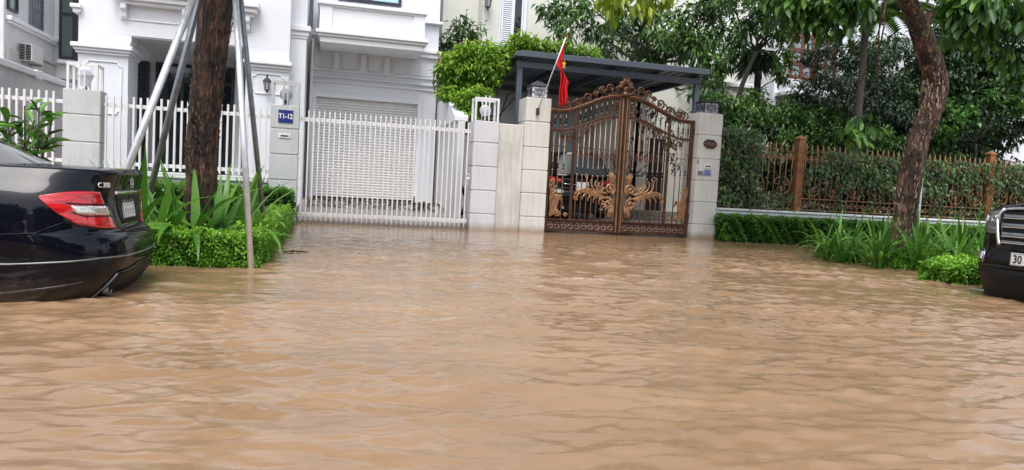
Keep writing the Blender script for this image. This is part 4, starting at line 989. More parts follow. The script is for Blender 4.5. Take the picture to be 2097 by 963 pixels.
# ---------------------------------------------------------------- clipped hedges
def hedge(x0, x1, y0, y1, z0, z1, n, size, mat, label, core=True, wob=.042, group=None):
    t = thing('hedge', ((x0+x1)/2, (y0+y1)/2, z0), label, 'hedge', group)
    dx, dy, dz = x1-x0, y1-y0, z1-z0
    areas = np.array([dx*dz, dx*dz*.5, dy*dz, dy*dz, dx*dy*1.3]); k = rng.choice(5, n, p=areas/areas.sum())
    u, v = rng.random(n), rng.random(n); P = np.zeros((n, 3)); Nn = np.zeros((n, 3))
    z = z0 + dz*v
    for i, (f, nn) in enumerate((((0, y0), (0, -1, 0)), ((0, y1), (0, 1, 0)), ((1, x0), (-1, 0, 0)), ((1, x1), (1, 0, 0)), ((2, 0), (0, 0, 1)))):
        s_ = k == i
        if f[0] == 0: P[s_] = np.stack([x0+dx*u[s_], np.full(s_.sum(), f[1]), z[s_]], 1)
        elif f[0] == 1: P[s_] = np.stack([np.full(s_.sum(), f[1]), y0+dy*u[s_], z[s_]], 1)
        else: P[s_] = np.stack([x0+dx*u[s_], y0+dy*v[s_], np.full(s_.sum(), z1)], 1)
        Nn[s_] = nn
    lump = np.sin(P[:, 0]*11+P[:, 2]*7)*np.cos(P[:, 1]*9-P[:, 0]*5) + .6*np.sin(P[:, 0]*27+P[:, 1]*23+P[:, 2]*19)
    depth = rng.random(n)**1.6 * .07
    P += Nn*(lump[:, None]*wob) - Nn*depth[:, None] + rng.normal(0, .006, (n, 3))
    P[:, 2] += .02*np.abs(lump)
    spr = rng.random(n) < .05; P[spr & (k == 4), 2] += rng.random((spr & (k == 4)).sum())*.05     # stray shoots
    D = Nn*.55 + unit(n)*.9; D[:, 2] += .25
    nn = Nn*.4 + np.array([0, -.2, .9]) + unit(n)*.35
    val = .46 + .16*lump - depth*2.4 + rng.normal(0, .14, n) + .18*(k == 4) - .10*((z-z0)/dz < .25)  # shade put into leaf tone: darker inside and low, lighter on top
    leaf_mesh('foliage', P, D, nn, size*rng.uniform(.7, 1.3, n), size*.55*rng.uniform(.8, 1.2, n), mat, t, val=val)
    if core:
        mb = MB(); g = .075; nxn = max(3, int(dx/.12)); nyn = max(3, int(dy/.12))
        def w(x, y, z_): return .02*math.sin(x*13+z_*17)+.015*math.cos(y*19+x*7)
        a, b, c_, d_, e, f = x0+g, x1-g, y0+g, y1-g, z0, z1-g
        mb.grid([[(a+(b-a)*i/nxn, c_+w(a+(b-a)*i/nxn, c_, zz), zz) for i in range(nxn+1)] for zz in np.linspace(e, f, 5)])
        mb.grid([[(a+(b-a)*i/nxn, d_, zz) for i in range(nxn+1)] for zz in (e, f)], flip=True)
        mb.grid([[(a, c_+(d_-c_)*i/nyn, zz) for i in range(nyn+1)] for zz in (e, f)], flip=True)
        mb.grid([[(b, c_+(d_-c_)*i/nyn, zz) for i in range(nyn+1)] for zz in (e, f)])
        mb.grid([[(a+(b-a)*i/nxn, yy, f+w(a+(b-a)*i/nxn, yy, 0)) for i in range(nxn+1)] for yy in np.linspace(c_, d_, nyn+1)])
        mb.build('inner_twigs', M['twigdark'], t)
    # twigs sticking out
    mb = MB()
    for i in range(int(n/900)):
        x, y = rnd.uniform(x0+.03, x1-.03), rnd.uniform(y0+.02, y1-.02); mb.tube([(x, y, z0), (x+rnd.uniform(-.04, .04), y-.02, z1-.03)], .005, 5)
    mb.build('stems', M['twig'], t)
    return t
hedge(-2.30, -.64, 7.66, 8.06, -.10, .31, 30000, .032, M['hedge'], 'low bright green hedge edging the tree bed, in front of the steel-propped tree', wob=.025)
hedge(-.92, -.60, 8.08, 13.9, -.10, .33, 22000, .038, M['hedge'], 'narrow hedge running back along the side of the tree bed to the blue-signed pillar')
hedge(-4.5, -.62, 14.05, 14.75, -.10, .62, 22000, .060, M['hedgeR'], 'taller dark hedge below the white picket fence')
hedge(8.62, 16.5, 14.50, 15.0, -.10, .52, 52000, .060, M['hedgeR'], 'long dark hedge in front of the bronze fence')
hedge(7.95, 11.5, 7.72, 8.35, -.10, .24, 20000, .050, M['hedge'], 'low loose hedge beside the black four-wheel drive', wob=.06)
# leafy twig poking out of the dark hedge toward the pillar
# ---------------------------------------------------------------- strap-leaved plants
def strap_plant(x, y, z, n, L, w, label, mat='strap', name='strap_plant', group=None, up=.9, seed=0):
    g = np.random.default_rng(seed+int(x*97)+int(y*31)); V = []; F = []; val = []; seg = 7
    for i in range(n):
        a = g.uniform(0, 2*math.pi); ln = L*g.uniform(.5, 1.15); lean = g.uniform(.15, 1.25); ww = w*g.uniform(.7, 1.2)
        dx, dy = math.cos(a), math.sin(a); bx, by = x+g.normal(0, .05), y+g.normal(0, .05); b0 = len(V); tv = g.uniform(.2, .95)
        th = R(88) - lean*R(25); px_, pz = 0., 0.; tw = g.uniform(-.4, .4); bend = lean*g.uniform(1.4, 3.2)/seg
        for s_ in range(seg+1):
            f = s_/seg; hw = ww*.5*(math.sin(math.pi*min(1, f*.8+.2))**.8 if f < 1 else .03)
            sx, sy = -dy*math.cos(tw), dx*math.cos(tw); sz = math.sin(tw)
            cx_, cy_, cz_ = bx+dx*px_, by+dy*px_, z+pz
            V += [(cx_-sx*hw, cy_-sy*hw, cz_-sz*hw+hw*.35), (cx_, cy_, cz_), (cx_+sx*hw, cy_+sy*hw, cz_+sz*hw+hw*.35)]; val += [tv*(.8+.4*f)]*3
            px_ += math.cos(th)*ln/seg; pz += math.sin(th)*ln/seg; th -= bend*(.5+f)
            if s_: 
                k_ = b0+(s_-1)*3; F += [(k_, k_+1, k_+4, k_+3), (k_+1, k_+2, k_+5, k_+4)]
    me = bpy.data.meshes.new(name); me.from_pydata([(a-x, b-y, c-z) for a, b, c in V], [], F)
    at = me.attributes.new('rnd', 'FLOAT', 'POINT'); at.data.foreach_set('value', np.clip(np.array(val, np.float32), 0, 1))
    me.polygons.foreach_set('use_smooth', [True]*len(F)); me.materials.append(M[mat]); me.update()
    o = bpy.data.objects.new(name, me); COL.objects.link(o); o.location = (x, y, z)
    return tag(o, label, 'plant', group)
LG = 'strap-leaved lilies in the left tree bed'; RG = 'strap-leaved lilies around the leaning tree'
lp = [(-1.93, 8.25, 'strap-leaved lily nearest the navy car boot'), (-1.72, 8.9, 'strap-leaved lily between the navy car and the trunk'), (-1.62, 8.3, 'upright strap-leaved lily left of the propped trunk'), (-1.38, 8.22, 'strap-leaved lily in front of the propped trunk'),
      (-1.10, 8.3, 'strap-leaved lily with arching leaves right of the propped trunk'), (-.95, 8.8, 'strap-leaved lily between the trunk and the right-hand steel props'), (-2.1, 9.3, 'lily at the back of the left bed by the dull steel prop'), (-1.3, 9.5, 'lily behind the propped trunk'), (-.98, 10.2, 'farthest lily of the left bed in front of the dark hedge')]
for i, (x, y, lb) in enumerate(lp): strap_plant(x, y, -.08, 24, 1.15 if i < 6 else .95, .088, lb, group=LG, seed=i)
rp = [(8.45, 10.9, 'leftmost lily of the right bed, at the end of the long hedge'), (8.25, 10.3, 'lily left of the leaning trunk at the water edge'), (8.65, 9.9, 'lily with blades trailing in the water left of the leaning trunk'), (8.75, 10.7, 'lily behind the first lilies, left of the leaning trunk'), (9.0, 9.5, 'lily in front of the leaning trunk'), (8.35, 9.6, 'lowest lily over the brown water left of the leaning trunk'),
      (9.75, 10.3, 'tall lily right of the leaning trunk'), (9.85, 9.5, 'broad lily right of the leaning trunk'), (10.35, 10.2, 'lily halfway between the leaning trunk and the black car'), (10.2, 9.3, 'lily behind the low loose hedge'), (9.25, 9.0, 'lily between the leaning trunk and the low loose hedge'), (10.95, 10.0, 'lily beside the black car headlight'), (9.45, 9.9, 'small lily hugging the leaning trunk'), (10.9, 11.2, 'lily at the back of the right bed near the orange fence post')]
for i, (x, y, lb) in enumerate(rp): strap_plant(x, y, -.08, 34, .98, .058, lb, group=RG, seed=40+i)
# leafy ground shrubs filling the right bed round the trunk
def low_shrub(x, y, r, n, label):
    t = thing('low_shrub', (x, y, -.1), label, 'shrub', 'low shrubs round the leaning tree'); e = unit(n)*(rng.random((n, 1))**.4)*np.array([r, r, r*.62]); e[:, 2] = np.abs(e[:, 2])
    e *= 1+.25*np.sin(e[:, :1]*17+x)*np.cos(e[:, 1:2]*15)
    P = e+np.array([x, y, -.02]); D = e/np.linalg.norm(e, axis=1, keepdims=True)*.7+unit(n)*.8
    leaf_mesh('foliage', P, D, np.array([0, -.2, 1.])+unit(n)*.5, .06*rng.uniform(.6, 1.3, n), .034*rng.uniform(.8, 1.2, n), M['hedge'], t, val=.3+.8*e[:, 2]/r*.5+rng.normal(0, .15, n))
    mb = MB()
    for i in range(9): mb.tube([(x, y, -.1), (x+rnd.uniform(-.6, .6)*r, y+rnd.uniform(-.6, .6)*r, r*.5)], .006, 5)
    mb.build('stems', M['twig'], t)
for x, y, r_, lb in ((8.95, 9.75, .34, 'low shrub in the water at the foot of the leaning trunk'), (9.75, 9.2, .36, 'low shrub between the leaning trunk and the loose hedge'), (8.75, 10.9, .40, 'low shrub at the end of the long hedge'), (10.2, 10.4, .42, 'low shrub right of the leaning trunk, behind the lilies'), (11.3, 9.6, .42, 'low shrub behind the black car nose')): low_shrub(x, y, r_, 2600, lb)
# broad-leaved plant at far left: canes with whorls
def cane_plant(x, y, label):
    t = thing('broad_leaved_plant', (x, y, -.1), label, 'plant'); mb = MB(); P = []; D = []; L = []
    for i in range(14):
        tx, ty, tz = x+rnd.uniform(-.5, .32), y+rnd.uniform(-.25, .25), rnd.uniform(1.0, 1.6)
        limb(mb, (x+rnd.uniform(-.08, .08), y, -.1), (tx, ty, tz), .014, .008, 4, .03, 6)
        for k in range(15):
            f = rnd.uniform(.45, 1); a = rnd.uniform(0, 6.28); e = rnd.uniform(.1, 1.1)
            P.append((x+(tx-x)*f, y+(ty-y)*f, -.1+(tz+.1)*f)); D.append((math.cos(a)*math.cos(e), math.sin(a)*math.cos(e), math.sin(e))); L.append(rnd.uniform(.20, .34))
    mb.build('cane', M['twig'], t); P, D, L = map(np.array, (P, D, L))
    leaf_mesh('foliage', P, D, np.tile([0, -.3, 1.], (len(P), 1)), L, L*.26, M['strap'], t, droop=.25, broad=True)
cane_plant(-3.25, 9.0, 'broad-leaved green plant behind the navy car at the left edge')
# ---------------------------------------------------------------- street trees
def trunk(mb, pts, rs, n=20, bark=.035, k=8):
    pts = [Vector(p) for p in pts]; P2 = []; R2 = []
    for i in range(len(pts)-1):
        for j in range(k):
            f = j/k; p0, p1, p2, p3 = pts[max(i-1, 0)], pts[i], pts[i+1], pts[min(i+2, len(pts)-1)]
            P2.append(.5*((2*p1)+(p2-p0)*f+(2*p0-5*p1+4*p2-p3)*f*f+(3*p1-p0-3*p2+p3)*f**3)); R2.append(rs[i]*(1-f)+rs[i+1]*f)
    P2.append(pts[-1]); R2.append(rs[-1])
    b = len(mb.v); mb.tube(P2, R2, n)
    for i in range(len(P2)):
        for j in range(n):
            v = Vector(mb.v[b+i*n+j]); d = v-P2[i]; a = j*2*math.pi/n
            s_ = 1 + bark*(math.sin(a*5+P2[i].z*2.3)+.7*math.sin(a*9-P2[i].z*6+1)+rnd.uniform(-.8, .8))
            mb.v[b+i*n+j] = tuple(P2[i]+d*s_)
def bark_flakes(mb, pts, rs, m_, sz=.05):
    for _ in range(m_):
        i = rnd.randrange(len(pts)-1); f = rnd.random(); p_ = Vector(pts[i]).lerp(Vector(pts[i+1]), f); r_ = (rs[i]*(1-f)+rs[i+1]*f)*1.0
        a = rnd.uniform(0, 6.28); c_ = p_ + Vector((math.cos(a), math.sin(a), 0))*r_; tn = Vector((-math.sin(a), math.cos(a), 0)); w_, h_ = rnd.uniform(.2, .5)*sz, rnd.uniform(.5, 1.6)*sz; o_ = Vector((math.cos(a), math.sin(a), 0))*rnd.uniform(.004, .012)
        mb.add([c_-tn*w_-Vector((0, 0, h_)), c_+tn*w_-Vector((0, 0, h_*.8)), c_+tn*w_*.7+Vector((0, 0, h_))+o_, c_-tn*w_*.8+Vector((0, 0, h_*.9))+o_*2], [(0, 1, 2, 3)])
t1 = thing('street_tree', (-1.28, 8.62, -.1), 'straight dark-barked street tree held by four steel props', 'tree')
mb = MB(); tp = [(-1.30, 8.62, -.35), (-1.31, 8.62, .0), (-1.315, 8.62, .5), (-1.33, 8.63, 1.1), (-1.315, 8.64, 1.5), (-1.27, 8.65, 2.1), (-1.22, 8.65, 2.8), (-1.19, 8.65, 3.6), (-1.2, 8.7, 4.6)]
tr_ = [.235, .19, .165, .160, .160, .168, .176, .165, .14]; trunk(mb, tp, tr_, bark=.03); bark_flakes(mb, tp[1:-1], tr_[1:-1], 300, .035); mb.build('trunk', M['bark1'], t1)
mb = MB(); bark_flakes(mb, tp[1:6], tr_[1:6], 360, .020); mb.build('bark_plates', M['plate1'], t1, kind='stuff')
mb = MB(); cl = []
for i in range(9):
    a = i*2.4; r_ = rnd.uniform(1.2, 2.6); e = (-1.2+r_*math.cos(a), 8.7+r_*.9*math.sin(a)+.4, rnd.uniform(5.2, 6.6)); limb(mb, (-1.2, 8.7, 4.3+rnd.random()*.3), e, .07, .02); cl.append((*e, rnd.uniform(.6, .85)))
cl += [(-1.2, 8.7, 6.6, .9), (-.6, 9.4, 6.2, .8), (-2., 8.2, 6.1, .8)]
mb.build('limb', M['bark1'], t1)
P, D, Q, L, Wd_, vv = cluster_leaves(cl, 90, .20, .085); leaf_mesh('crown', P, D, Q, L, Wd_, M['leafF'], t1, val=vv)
# props
def prop(a, b, r_, mat, label, two=False):
    t = thing('steel_prop', a, label, 'pole', 'steel props leaning on the left street tree')
    a, b = Vector(a), Vector(b); MB().tube([a, a.lerp(b, .5), b], r_, 14).build('tube', mat, t)
    c = a.lerp(b, .96); MB().tube([c, a.lerp(b, .985)], r_*1.25, 12).build('clamp', M['galvd'], t)
prop((-2.20, 7.60, -.25), (-1.27, 8.50, 3.25), .036, M['galv'], 'bright steel prop at the left, its foot behind the navy car boot')
prop((-2.24, 9.62, -.25), (-1.33, 8.80, 3.25), .036, M['galvd'], 'dull grey steel prop second from left, behind the first prop')
prop((-.655, 7.50, -.25), (-1.06, 8.50, 3.35), .031, M['galv'], 'bright steel prop standing in the water in front of the hedge')
prop((-.66, 9.60, -.25), (-1.06, 8.82, 3.35), .031, M['galvd'], 'dull grey steel prop behind the bright right-hand one')
B('tie_collar', M['rubber'], t1, (-1.40, -.98, 8.46, 8.84, 3.18, 3.26), bevel=.02)
t2 = thing('street_tree', (9.3, 10.2, -.1), 'leaning scaly brown street tree with a bent trunk at right', 'tree')
mb = MB(); tp = [(9.25, 10.2, -.4), (9.27, 10.2, .0), (9.28, 10.2, .38), (9.32, 10.2, .75), (9.36, 10.2, 1.19), (9.45, 10.2, 1.99), (9.61, 10.2, 2.42), (9.70, 10.2, 2.84), (9.68, 10.18, 3.1), (9.52, 10.15, 3.4), (9.28, 10.1, 3.74), (8.95, 10.0, 4.1), (8.55, 9.9, 4.5)]
tr_ = [.34, .27, .20, .175, .18, .172, .175, .19, .18, .17, .165, .14, .12]; trunk(mb, tp, tr_, bark=.045); bark_flakes(mb, tp[1:-2], tr_[1:-2], 420, .055); mb.build('trunk', M['bark2'], t2)
mb = MB(); bark_flakes(mb, tp[1:-3], tr_[1:-3], 620, .034); mb.build('bark_plates', M['plate2'], t2, kind='stuff')
FG = [(5.94,9.5,3.71,.20),(6.21,9.2,3.65,.25),(6.62,9,3.61,.28),(6.78,8.7,3.62,.21),(6.65,9,3.31,.19),(6.72,8.8,3.36,.14),(8.25,8.5,3.9,.20),(7.85,8,3.5,.20),(7.81,7.8,3.39,.26),(8.05,7.6,3.46,.26),(8.34,7.5,3.26,.23),(7.74,8,3.08,.12),(8.16,7.8,3.09,.14),(8.30,7.6,2.97,.16),(6.43,9.2,3.42,.19),(7.58,9.2,2.09,.16),(7.39,9.2,1.91,.11),(8.5,8.6,4.1,.23)]
TOPMID = [(3.29,8.5,3.25,.15),(3.64,8.5,3.27,.12),(3.40,8.5,3.42,.20),(3.86,8.6,3.46,.20)]
FG = [(a, b, c+(.16 if c > 3 else .05), d) for a, b, c, d in FG]
hub = (8.75, 9.95, 4.3); mb = MB()
limb(mb, (9.28, 10.1, 3.74), (10.2, 10.3, 5.2), .13, .06)
limb(mb, hub, (7.3, 8.6, 3.95), .07, .025, 6, .04); limb(mb, hub, (6.3, 9.3, 3.95), .06, .02, 6, .04); limb(mb, hub, (8.2, 8.0, 4.1), .06, .02, 6, .04)
limb(mb, (6.3, 9.3, 3.95), (3.5, 8.5, 3.75), .03, .012, 7, .03)
for c in FG:
    s_ = min(((7.3, 8.6, 3.95), (6.3, 9.3, 3.95), (8.2, 8.0, 4.1)), key=lambda q: (Vector(q)-Vector(c[:3])).length); limb(mb, s_, (c[0], c[1], c[2]), .012, .004, 4, .05, 5)
for c in TOPMID: limb(mb, (3.5, 8.5, 3.75), c[:3], .008, .003, 3, .05, 5)
# a long hanging twig that carries the low bunch in front of the fence
limb(mb, (7.3, 8.6, 3.95), (7.6, 9.2, 2.2), .014, .005, 7, .03, 5)
mb.build('limb', M['bark2'], t2)
P, D, Q, L, W_, vv = cluster_leaves(FG, 52, .20, .085, droop_dir=.95, spread=1.2, whorl=6)
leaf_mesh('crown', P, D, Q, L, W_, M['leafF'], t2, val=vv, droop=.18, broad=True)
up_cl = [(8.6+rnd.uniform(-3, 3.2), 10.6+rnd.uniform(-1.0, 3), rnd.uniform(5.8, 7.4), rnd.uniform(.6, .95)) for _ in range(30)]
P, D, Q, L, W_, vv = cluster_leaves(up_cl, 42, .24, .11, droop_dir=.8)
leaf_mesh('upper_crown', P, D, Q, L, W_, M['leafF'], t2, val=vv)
P, D, Q, L, W_, vv = cluster_leaves(TOPMID, 60, .16, .06, droop_dir=1.1, whorl=5)
leaf_mesh('yellowing_leaves', P, D, Q, L, W_, M['leafY'], t2, val=vv, droop=.2, broad=True, label='yellow-green leaves hanging at the top of the picture')

def crown_tree(name, base, forks, clusters, per, ls, lw, mat, label, bark='twig', r0=.11, group=None, droop=.5, whorl=5, limb_r=.03, label_cat='tree'):
    t = thing(name, base, label, label_cat, group); mb = MB()
    pts = [base] + forks; rs = [r0*(1-.55*i/len(pts)) for i in range(len(pts))]
    if len(pts) > 1: trunk(mb, pts, rs, 12, .04, 4); mb.build('trunk', M[bark], t)
    mb = MB()
    for c in clusters:
        s_ = min(pts[1:] or pts, key=lambda q: (Vector(q)-Vector(c[:3])).length + (0 if q[2] < c[2] else .8)); limb(mb, s_, c[:3], limb_r, limb_r*.3, 5, .07, 6)
        for _ in range(3):
            e = Vector(c[:3]) + Vector((rnd.uniform(-1, 1), rnd.uniform(-1, 1), rnd.uniform(-1, 1)))*c[3]*.8; limb(mb, c[:3], e, limb_r*.35, .004, 3, .08, 5)
    mb.build('branches', M[bark], t)
    P, D, Q, L, W_, vv = cluster_leaves(clusters, per, ls, lw, droop_dir=droop, whorl=whorl)
    leaf_mesh('crown', P, D, Q, L, W_, M[mat], t, val=vv)
    return t
CTREE = [(6.07,20.5,6.07,.42),(6.38,20,5.52,.38),(6.87,20.5,6.27,.49),(7.33,20,5.53,.41),(8.70,21,6.04,.50),(9.08,20.5,6.43,.49),(8.01,20.5,5.19,.35),(8.99,21,5.34,.46),(9.22,20,5.64,.50),(9.34,20.5,5.12,.39),(10.21,20.5,6.31,.50),(10.49,20,5.39,.54),(10.27,21,5.58,.50),(11.00,20.5,6.55,.35),(11.10,20,5.88,.41),(10.67,19.5,4.69,.48),(10.37,19,3.91,.44),(11.11,19.5,5.13,.48),(11.82,20,6.03,.38)]
def tops(L, n, dz=(.8, 2.2)): return [(c[0]+rnd.uniform(-.5, .5), c[1]+rnd.uniform(0, .8), c[2]+rnd.uniform(*dz), c[3]) for c in [rnd.choice(L) for _ in range(n)]]
crown_tree('broadleaf_tree', (9.75, 20.3, .1), [(9.75, 20.3, 2.), (9.7, 20.3, 4.3), (9.5, 20.4, 4.9), (9.0, 20.4, 5.6), (10.3, 20.3, 5.6), (8.2, 20.4, 5.3), (7.2, 20.3, 5.8)][:3] + [], [(c[0], c[1], c[2], c[3]) for c in CTREE] + tops(CTREE[4:], 4), 30, .27, .085, 'leafA', 'drooping-leaved tree rising behind the steel carport in front of the cream villa', 'twigdark', .12, limb_r=.045, droop=.7)
MTREE = [(10.67,17.5,5.74,.41),(11.02,17,5.37,.42),(10.51,17.5,5.03,.34),(11.37,17,4.78,.33),(10.76,17,5.93,.35),(11.29,16.5,5.66,.36),(11.34,17,4.28,.26)]
crown_tree('broadleaf_tree', (10.15, 17.3, .1), [(10.12, 17.3, 1.5), (10.3, 17.3, 3.5), (10.7, 17.2, 4.8)], MTREE + tops(MTREE, 4), 44, .20, .07, 'leafA', 'lighter green tree with a thin trunk right of the carport post', 'twigdark', .09, droop=.6)
SHRUB_A = [(10.01,17,3.17,.47),(10.86,17.5,3.53,.42),(9.91,16.5,2.39,.45),(10.88,17,2.92,.47),(11.44,17,3.15,.44),(12.18,17,3.08,.47),(11.36,16.8,2.50,.42),(12.90,17.2,3.34,.38),(9.49,16.4,1.87,.34),(10.37,16.4,1.93,.38),(9.35,16.6,3.3,.35),(9.3,16.5,2.6,.38),(11.6,16.6,1.9,.4),(12.4,16.8,2.4,.4)]
crown_tree('leafy_shrub', (10.6, 17.0, .1), [(10.6, 17.0, 1.6)], SHRUB_A, 110, .15, .06, 'leafA', 'tall leafy shrub above the open bronze fence panel', 'twigdark', .07, droop=.5, label_cat='shrub')
DB = [(12.75,17.8,4.91,.34),(13.49,18,5.28,.40),(14.16,18,4.94,.44),(12.96,17.6,4.31,.41),(13.68,17.6,4.17,.46),(12.39,17.4,3.91,.41),(12.88,17.2,3.60,.43),(14.43,18,5.51,.42),(14.70,17.8,4.42,.42),(15.12,18,5.17,.47),(15.68,18,4.53,.44),(16.27,18.5,5.64,.43),(14.91,17.6,3.80,.41),(15.75,17.6,3.66,.36),(13.83,17.2,3.35,.40),(14.6,17.4,3.1,.4)]
crown_tree('small_leaved_tree', (13.9, 17.9, .1), [(13.9, 17.9, 2.2), (14.0, 17.9, 3.6)], DB, 95, .125, .055, 'leafC', 'grey-green small-leaved tree in front of the red-brown timber windows', 'twigdark', .10, droop=.4)
DC = [(17.69,18,4.99,.55),(19.03,18.5,5.62,.7),(19.56,18,5.74,.6),(17.57,17.6,3.95,.55),(18.82,18,4.37,.65),(19.14,17.5,4.63,.55),(16.74,17,3.01,.40),(17.57,17,3.07,.47),(18.43,17.2,3.42,.40),(18.90,16.8,3.70,.35),(17.23,18,5.93,.55),(18.56,18.5,6.45,.65),(19.26,18,6.71,.7),(16.4,18,4.2,.5),(20.4,18,5.4,.7),(18.2,18.6,4.9,.7),(20.2,17.6,4.3,.5)]
crown_tree('dark_tree', (18.1, 18, .1), [(18.1, 18, 2.0), (18.2, 18, 3.6), (18.3, 18, 4.8)], DC, 80, .17, .08, 'leafB', 'very dark tree filling the upper right beyond the leaning trunk', 'twigdark', .16, droop=.4)
BR = [(17.43,16.2,4.07,.26),(17.80,16,3.88,.28),(16.26,16.4,3.34,.25),(16.80,16.4,3.58,.25),(15.71,16.2,3.61,.22),(17.86,16,4.73,.30),(15.9,16.3,2.9,.25),(15.4,16.3,3.1,.22)]
crown_tree('round_leaved_shrub', (17.2, 16.4, .1), [(17.2, 16.4, 1.8), (17.1, 16.4, 2.8)], BR, 80, .17, .11, 'leafF', 'sprays of round bright leaves against the dark tree at right', 'twigdark', .05, droop=.3, limb_r=.02, label_cat='shrub')
FB = [(12.66,16.6,2.71,.39),(13.40,16.6,2.70,.39),(14.16,16.6,2.68,.39),(14.95,16.6,2.61,.34),(11.67,16.4,2.38,.29),(15.6,16.7,2.6,.35),(12.0,16.7,2.7,.3),(16.6,16.7,2.4,.35)]
crown_tree('leafy_shrub', (13.8, 16.6, .1), [(13.8, 16.6, 1.5)], FB, 90, .14, .06, 'leafA', 'fresh green shrub showing over the spearheads of the long fence panel', 'twigdark', .05, droop=.4, label_cat='shrub')
crown_tree('young_tree', (3.7, 21.3, .3), [(3.7, 21.3, 3.5), (3.72, 21.3, 4.6)], [(3.57,21.1,5.35,.30),(3.17,21.1,5.04,.26),(4.0,21.1,5.27,.28),(3.39,21.1,4.9,.28),(3.8,21.1,4.95,.28),(3.6,21.1,5.7,.2)], 38, .22, .07, 'leafA', 'sparse young tree between the white villa and the louvred shutter', 'twig', .03, droop=.5, limb_r=.012)
dk = [(9.2+i*.62+rnd.uniform(-.2, .2), 16.1+rnd.uniform(-.1, .5), rnd.choice((.6, 1.1, 1.6, 2.05)), .42) for i in range(20)] + [(9.2+i*.62, 16.3, z, .42) for i in range(3, 20) for z in (.5, 1.3, 2.0)]
crown_tree('garden_thicket', (14.5, 16.5, .1), [(14.5, 16.5, .6)], dk, 62, .16, .075, 'leafB', 'dark garden thicket growing behind the bronze fence', 'twigdark', .04, droop=.5, label_cat='shrub')
bk = [(13.5+i*.75+rnd.uniform(-.2, .2), 19.0+rnd.uniform(-.2, .3), z+rnd.uniform(-.2, .2), .6) for i in range(11) for z in (2.6, 3.6, 4.6, 5.6) if not (i < 3 and z > 4)]
crown_tree('background_tree', (17, 19.1, .1), [(17, 19.1, 2.5), (17, 19.1, 4)], bk, 26, .22, .10, 'leafB', 'dark background tree mass hiding the white villa wall at right', 'twigdark', .1)
# palm: short trunk, fan fronds
pt_ = thing('fan_palm', (11.48, 18.2, .1), 'slim palm with dark drooping fronds between the carport post and the timber windows', 'palm')
mb = MB(); mb.tube([(11.44, 18.2, .1), (11.46, 18.2, 3.2), (11.40, 18.2, 4.7)], [.10, .085, .095], 12); mb.build('trunk', M['twigdark'], pt_)
P = []; D = []; L = []
for i in range(22):
    a = i*2.4; e = rnd.uniform(-.7, .8); c = Vector((11.40, 18.2, 4.85)); d = Vector((math.cos(a)*math.cos(e), math.sin(a)*math.cos(e), math.sin(e))); hub_ = c+d*.28
    side = d.cross(Vector((0, 0, 1))).normalized()
    for k in range(15):
        f = (k-7)/7*1.2; dd = (d*math.cos(f)+side*math.sin(f)).normalized(); P.append(tuple(hub_)); D.append((dd.x, dd.y, dd.z-.25)); L.append(rnd.uniform(.32, .5))
P, D, L = map(np.array, (P, D, L)); leaf_mesh('fronds', P, D, np.tile([0, -.3, 1.], (len(P), 1)), L, L*.09, M['leafB'], pt_, droop=.6)
# ringed palm stem
rp_ = thing('ringed_palm', (12.93, 15.95, .1), 'ringed palm stem standing behind the fence left of the leaning trunk', 'palm')
mb = MB(); prof = []
z = .1
while z < 5.6: prof += [(.085, z), (.098, z+.018), (.082, z+.035)]; z += .062
mb.lathe((12.93, 15.95, 0), [(r_-.004*zz*0, zz) for r_, zz in prof], 14); mb.build('trunk', paint('ringed_palm_bark', (.075, .070, .065), rough=.8, dirt=.5), rp_)
P = []; D = []; L = []
for i in range(9):
    a = i*.7+.3; d = Vector((math.cos(a), math.sin(a), .75)).normalized()
    for k in range(26):
        q = Vector((12.93, 15.95, 5.6)) + d*(.1+.075*k) + Vector((0, 0, -.0018*k*k)); s_ = d.cross(Vector((0, 0, 1))).normalized()
        for sg in (-1, 1): P.append(tuple(q)); D.append(tuple(d*.5+s_*sg+Vector((0, 0, -.35)))); L.append(.5)
P, D, L = map(np.array, (P, D, L)); leaf_mesh('fronds', P, D, np.tile([0, 0, 1.], (len(P), 1)), L, L*.10, M['leafA'], rp_, droop=.3)
# climbers on the long fence and the right panel
def climber(x0, x1, z0, z1, n, mat, label, y0=15.05, y1=15.5, size=.10, holes=(), seed=1):
    t = thing('climbing_plant', ((x0+x1)/2, 15.3, z0), label, 'climber', 'climbers on the bronze fence'); g = np.random.default_rng(seed)
    x = g.uniform(x0, x1, n); z = z0+(z1-z0)*g.random(n)**.85; y = g.uniform(y0, y1, n)
    keep = np.ones(n, bool)
    dens = .55+.45*np.sin(x*2.7+seed)*np.sin(z*4.1+x*1.3) + .35*np.sin(x*7.1+z*5.3)
    for hx, hz, r_ in holes: keep &= ((x-hx)/r_)**2 + ((z-hz)/(r_*1.0))**2 > 1+.5*g.normal(size=n)
    keep &= g.random(n) < np.clip(dens+.45, .12, 1)
    x, y, z = x[keep], y[keep], z[keep]; m_ = len(x); P = np.stack([x, y, z], 1)
    D = unit(m_)*.6 + np.array([0, -.35, -.75]); nn = np.array([0, -1., .45]) + unit(m_)*.45
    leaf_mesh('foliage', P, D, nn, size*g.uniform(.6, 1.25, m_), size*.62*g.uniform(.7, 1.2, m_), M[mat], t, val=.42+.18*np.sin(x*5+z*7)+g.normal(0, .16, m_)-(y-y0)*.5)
    mb = MB()
    for i in range(int((x1-x0)*4)):
        xx = rnd.uniform(x0, x1); limb(mb, (xx, 15.3, z0), (xx+rnd.uniform(-.5, .5), 15.25, z1-.1), .010, .004, 6, .06, 5)
    mb.build('stems', M['twigdark'], t)
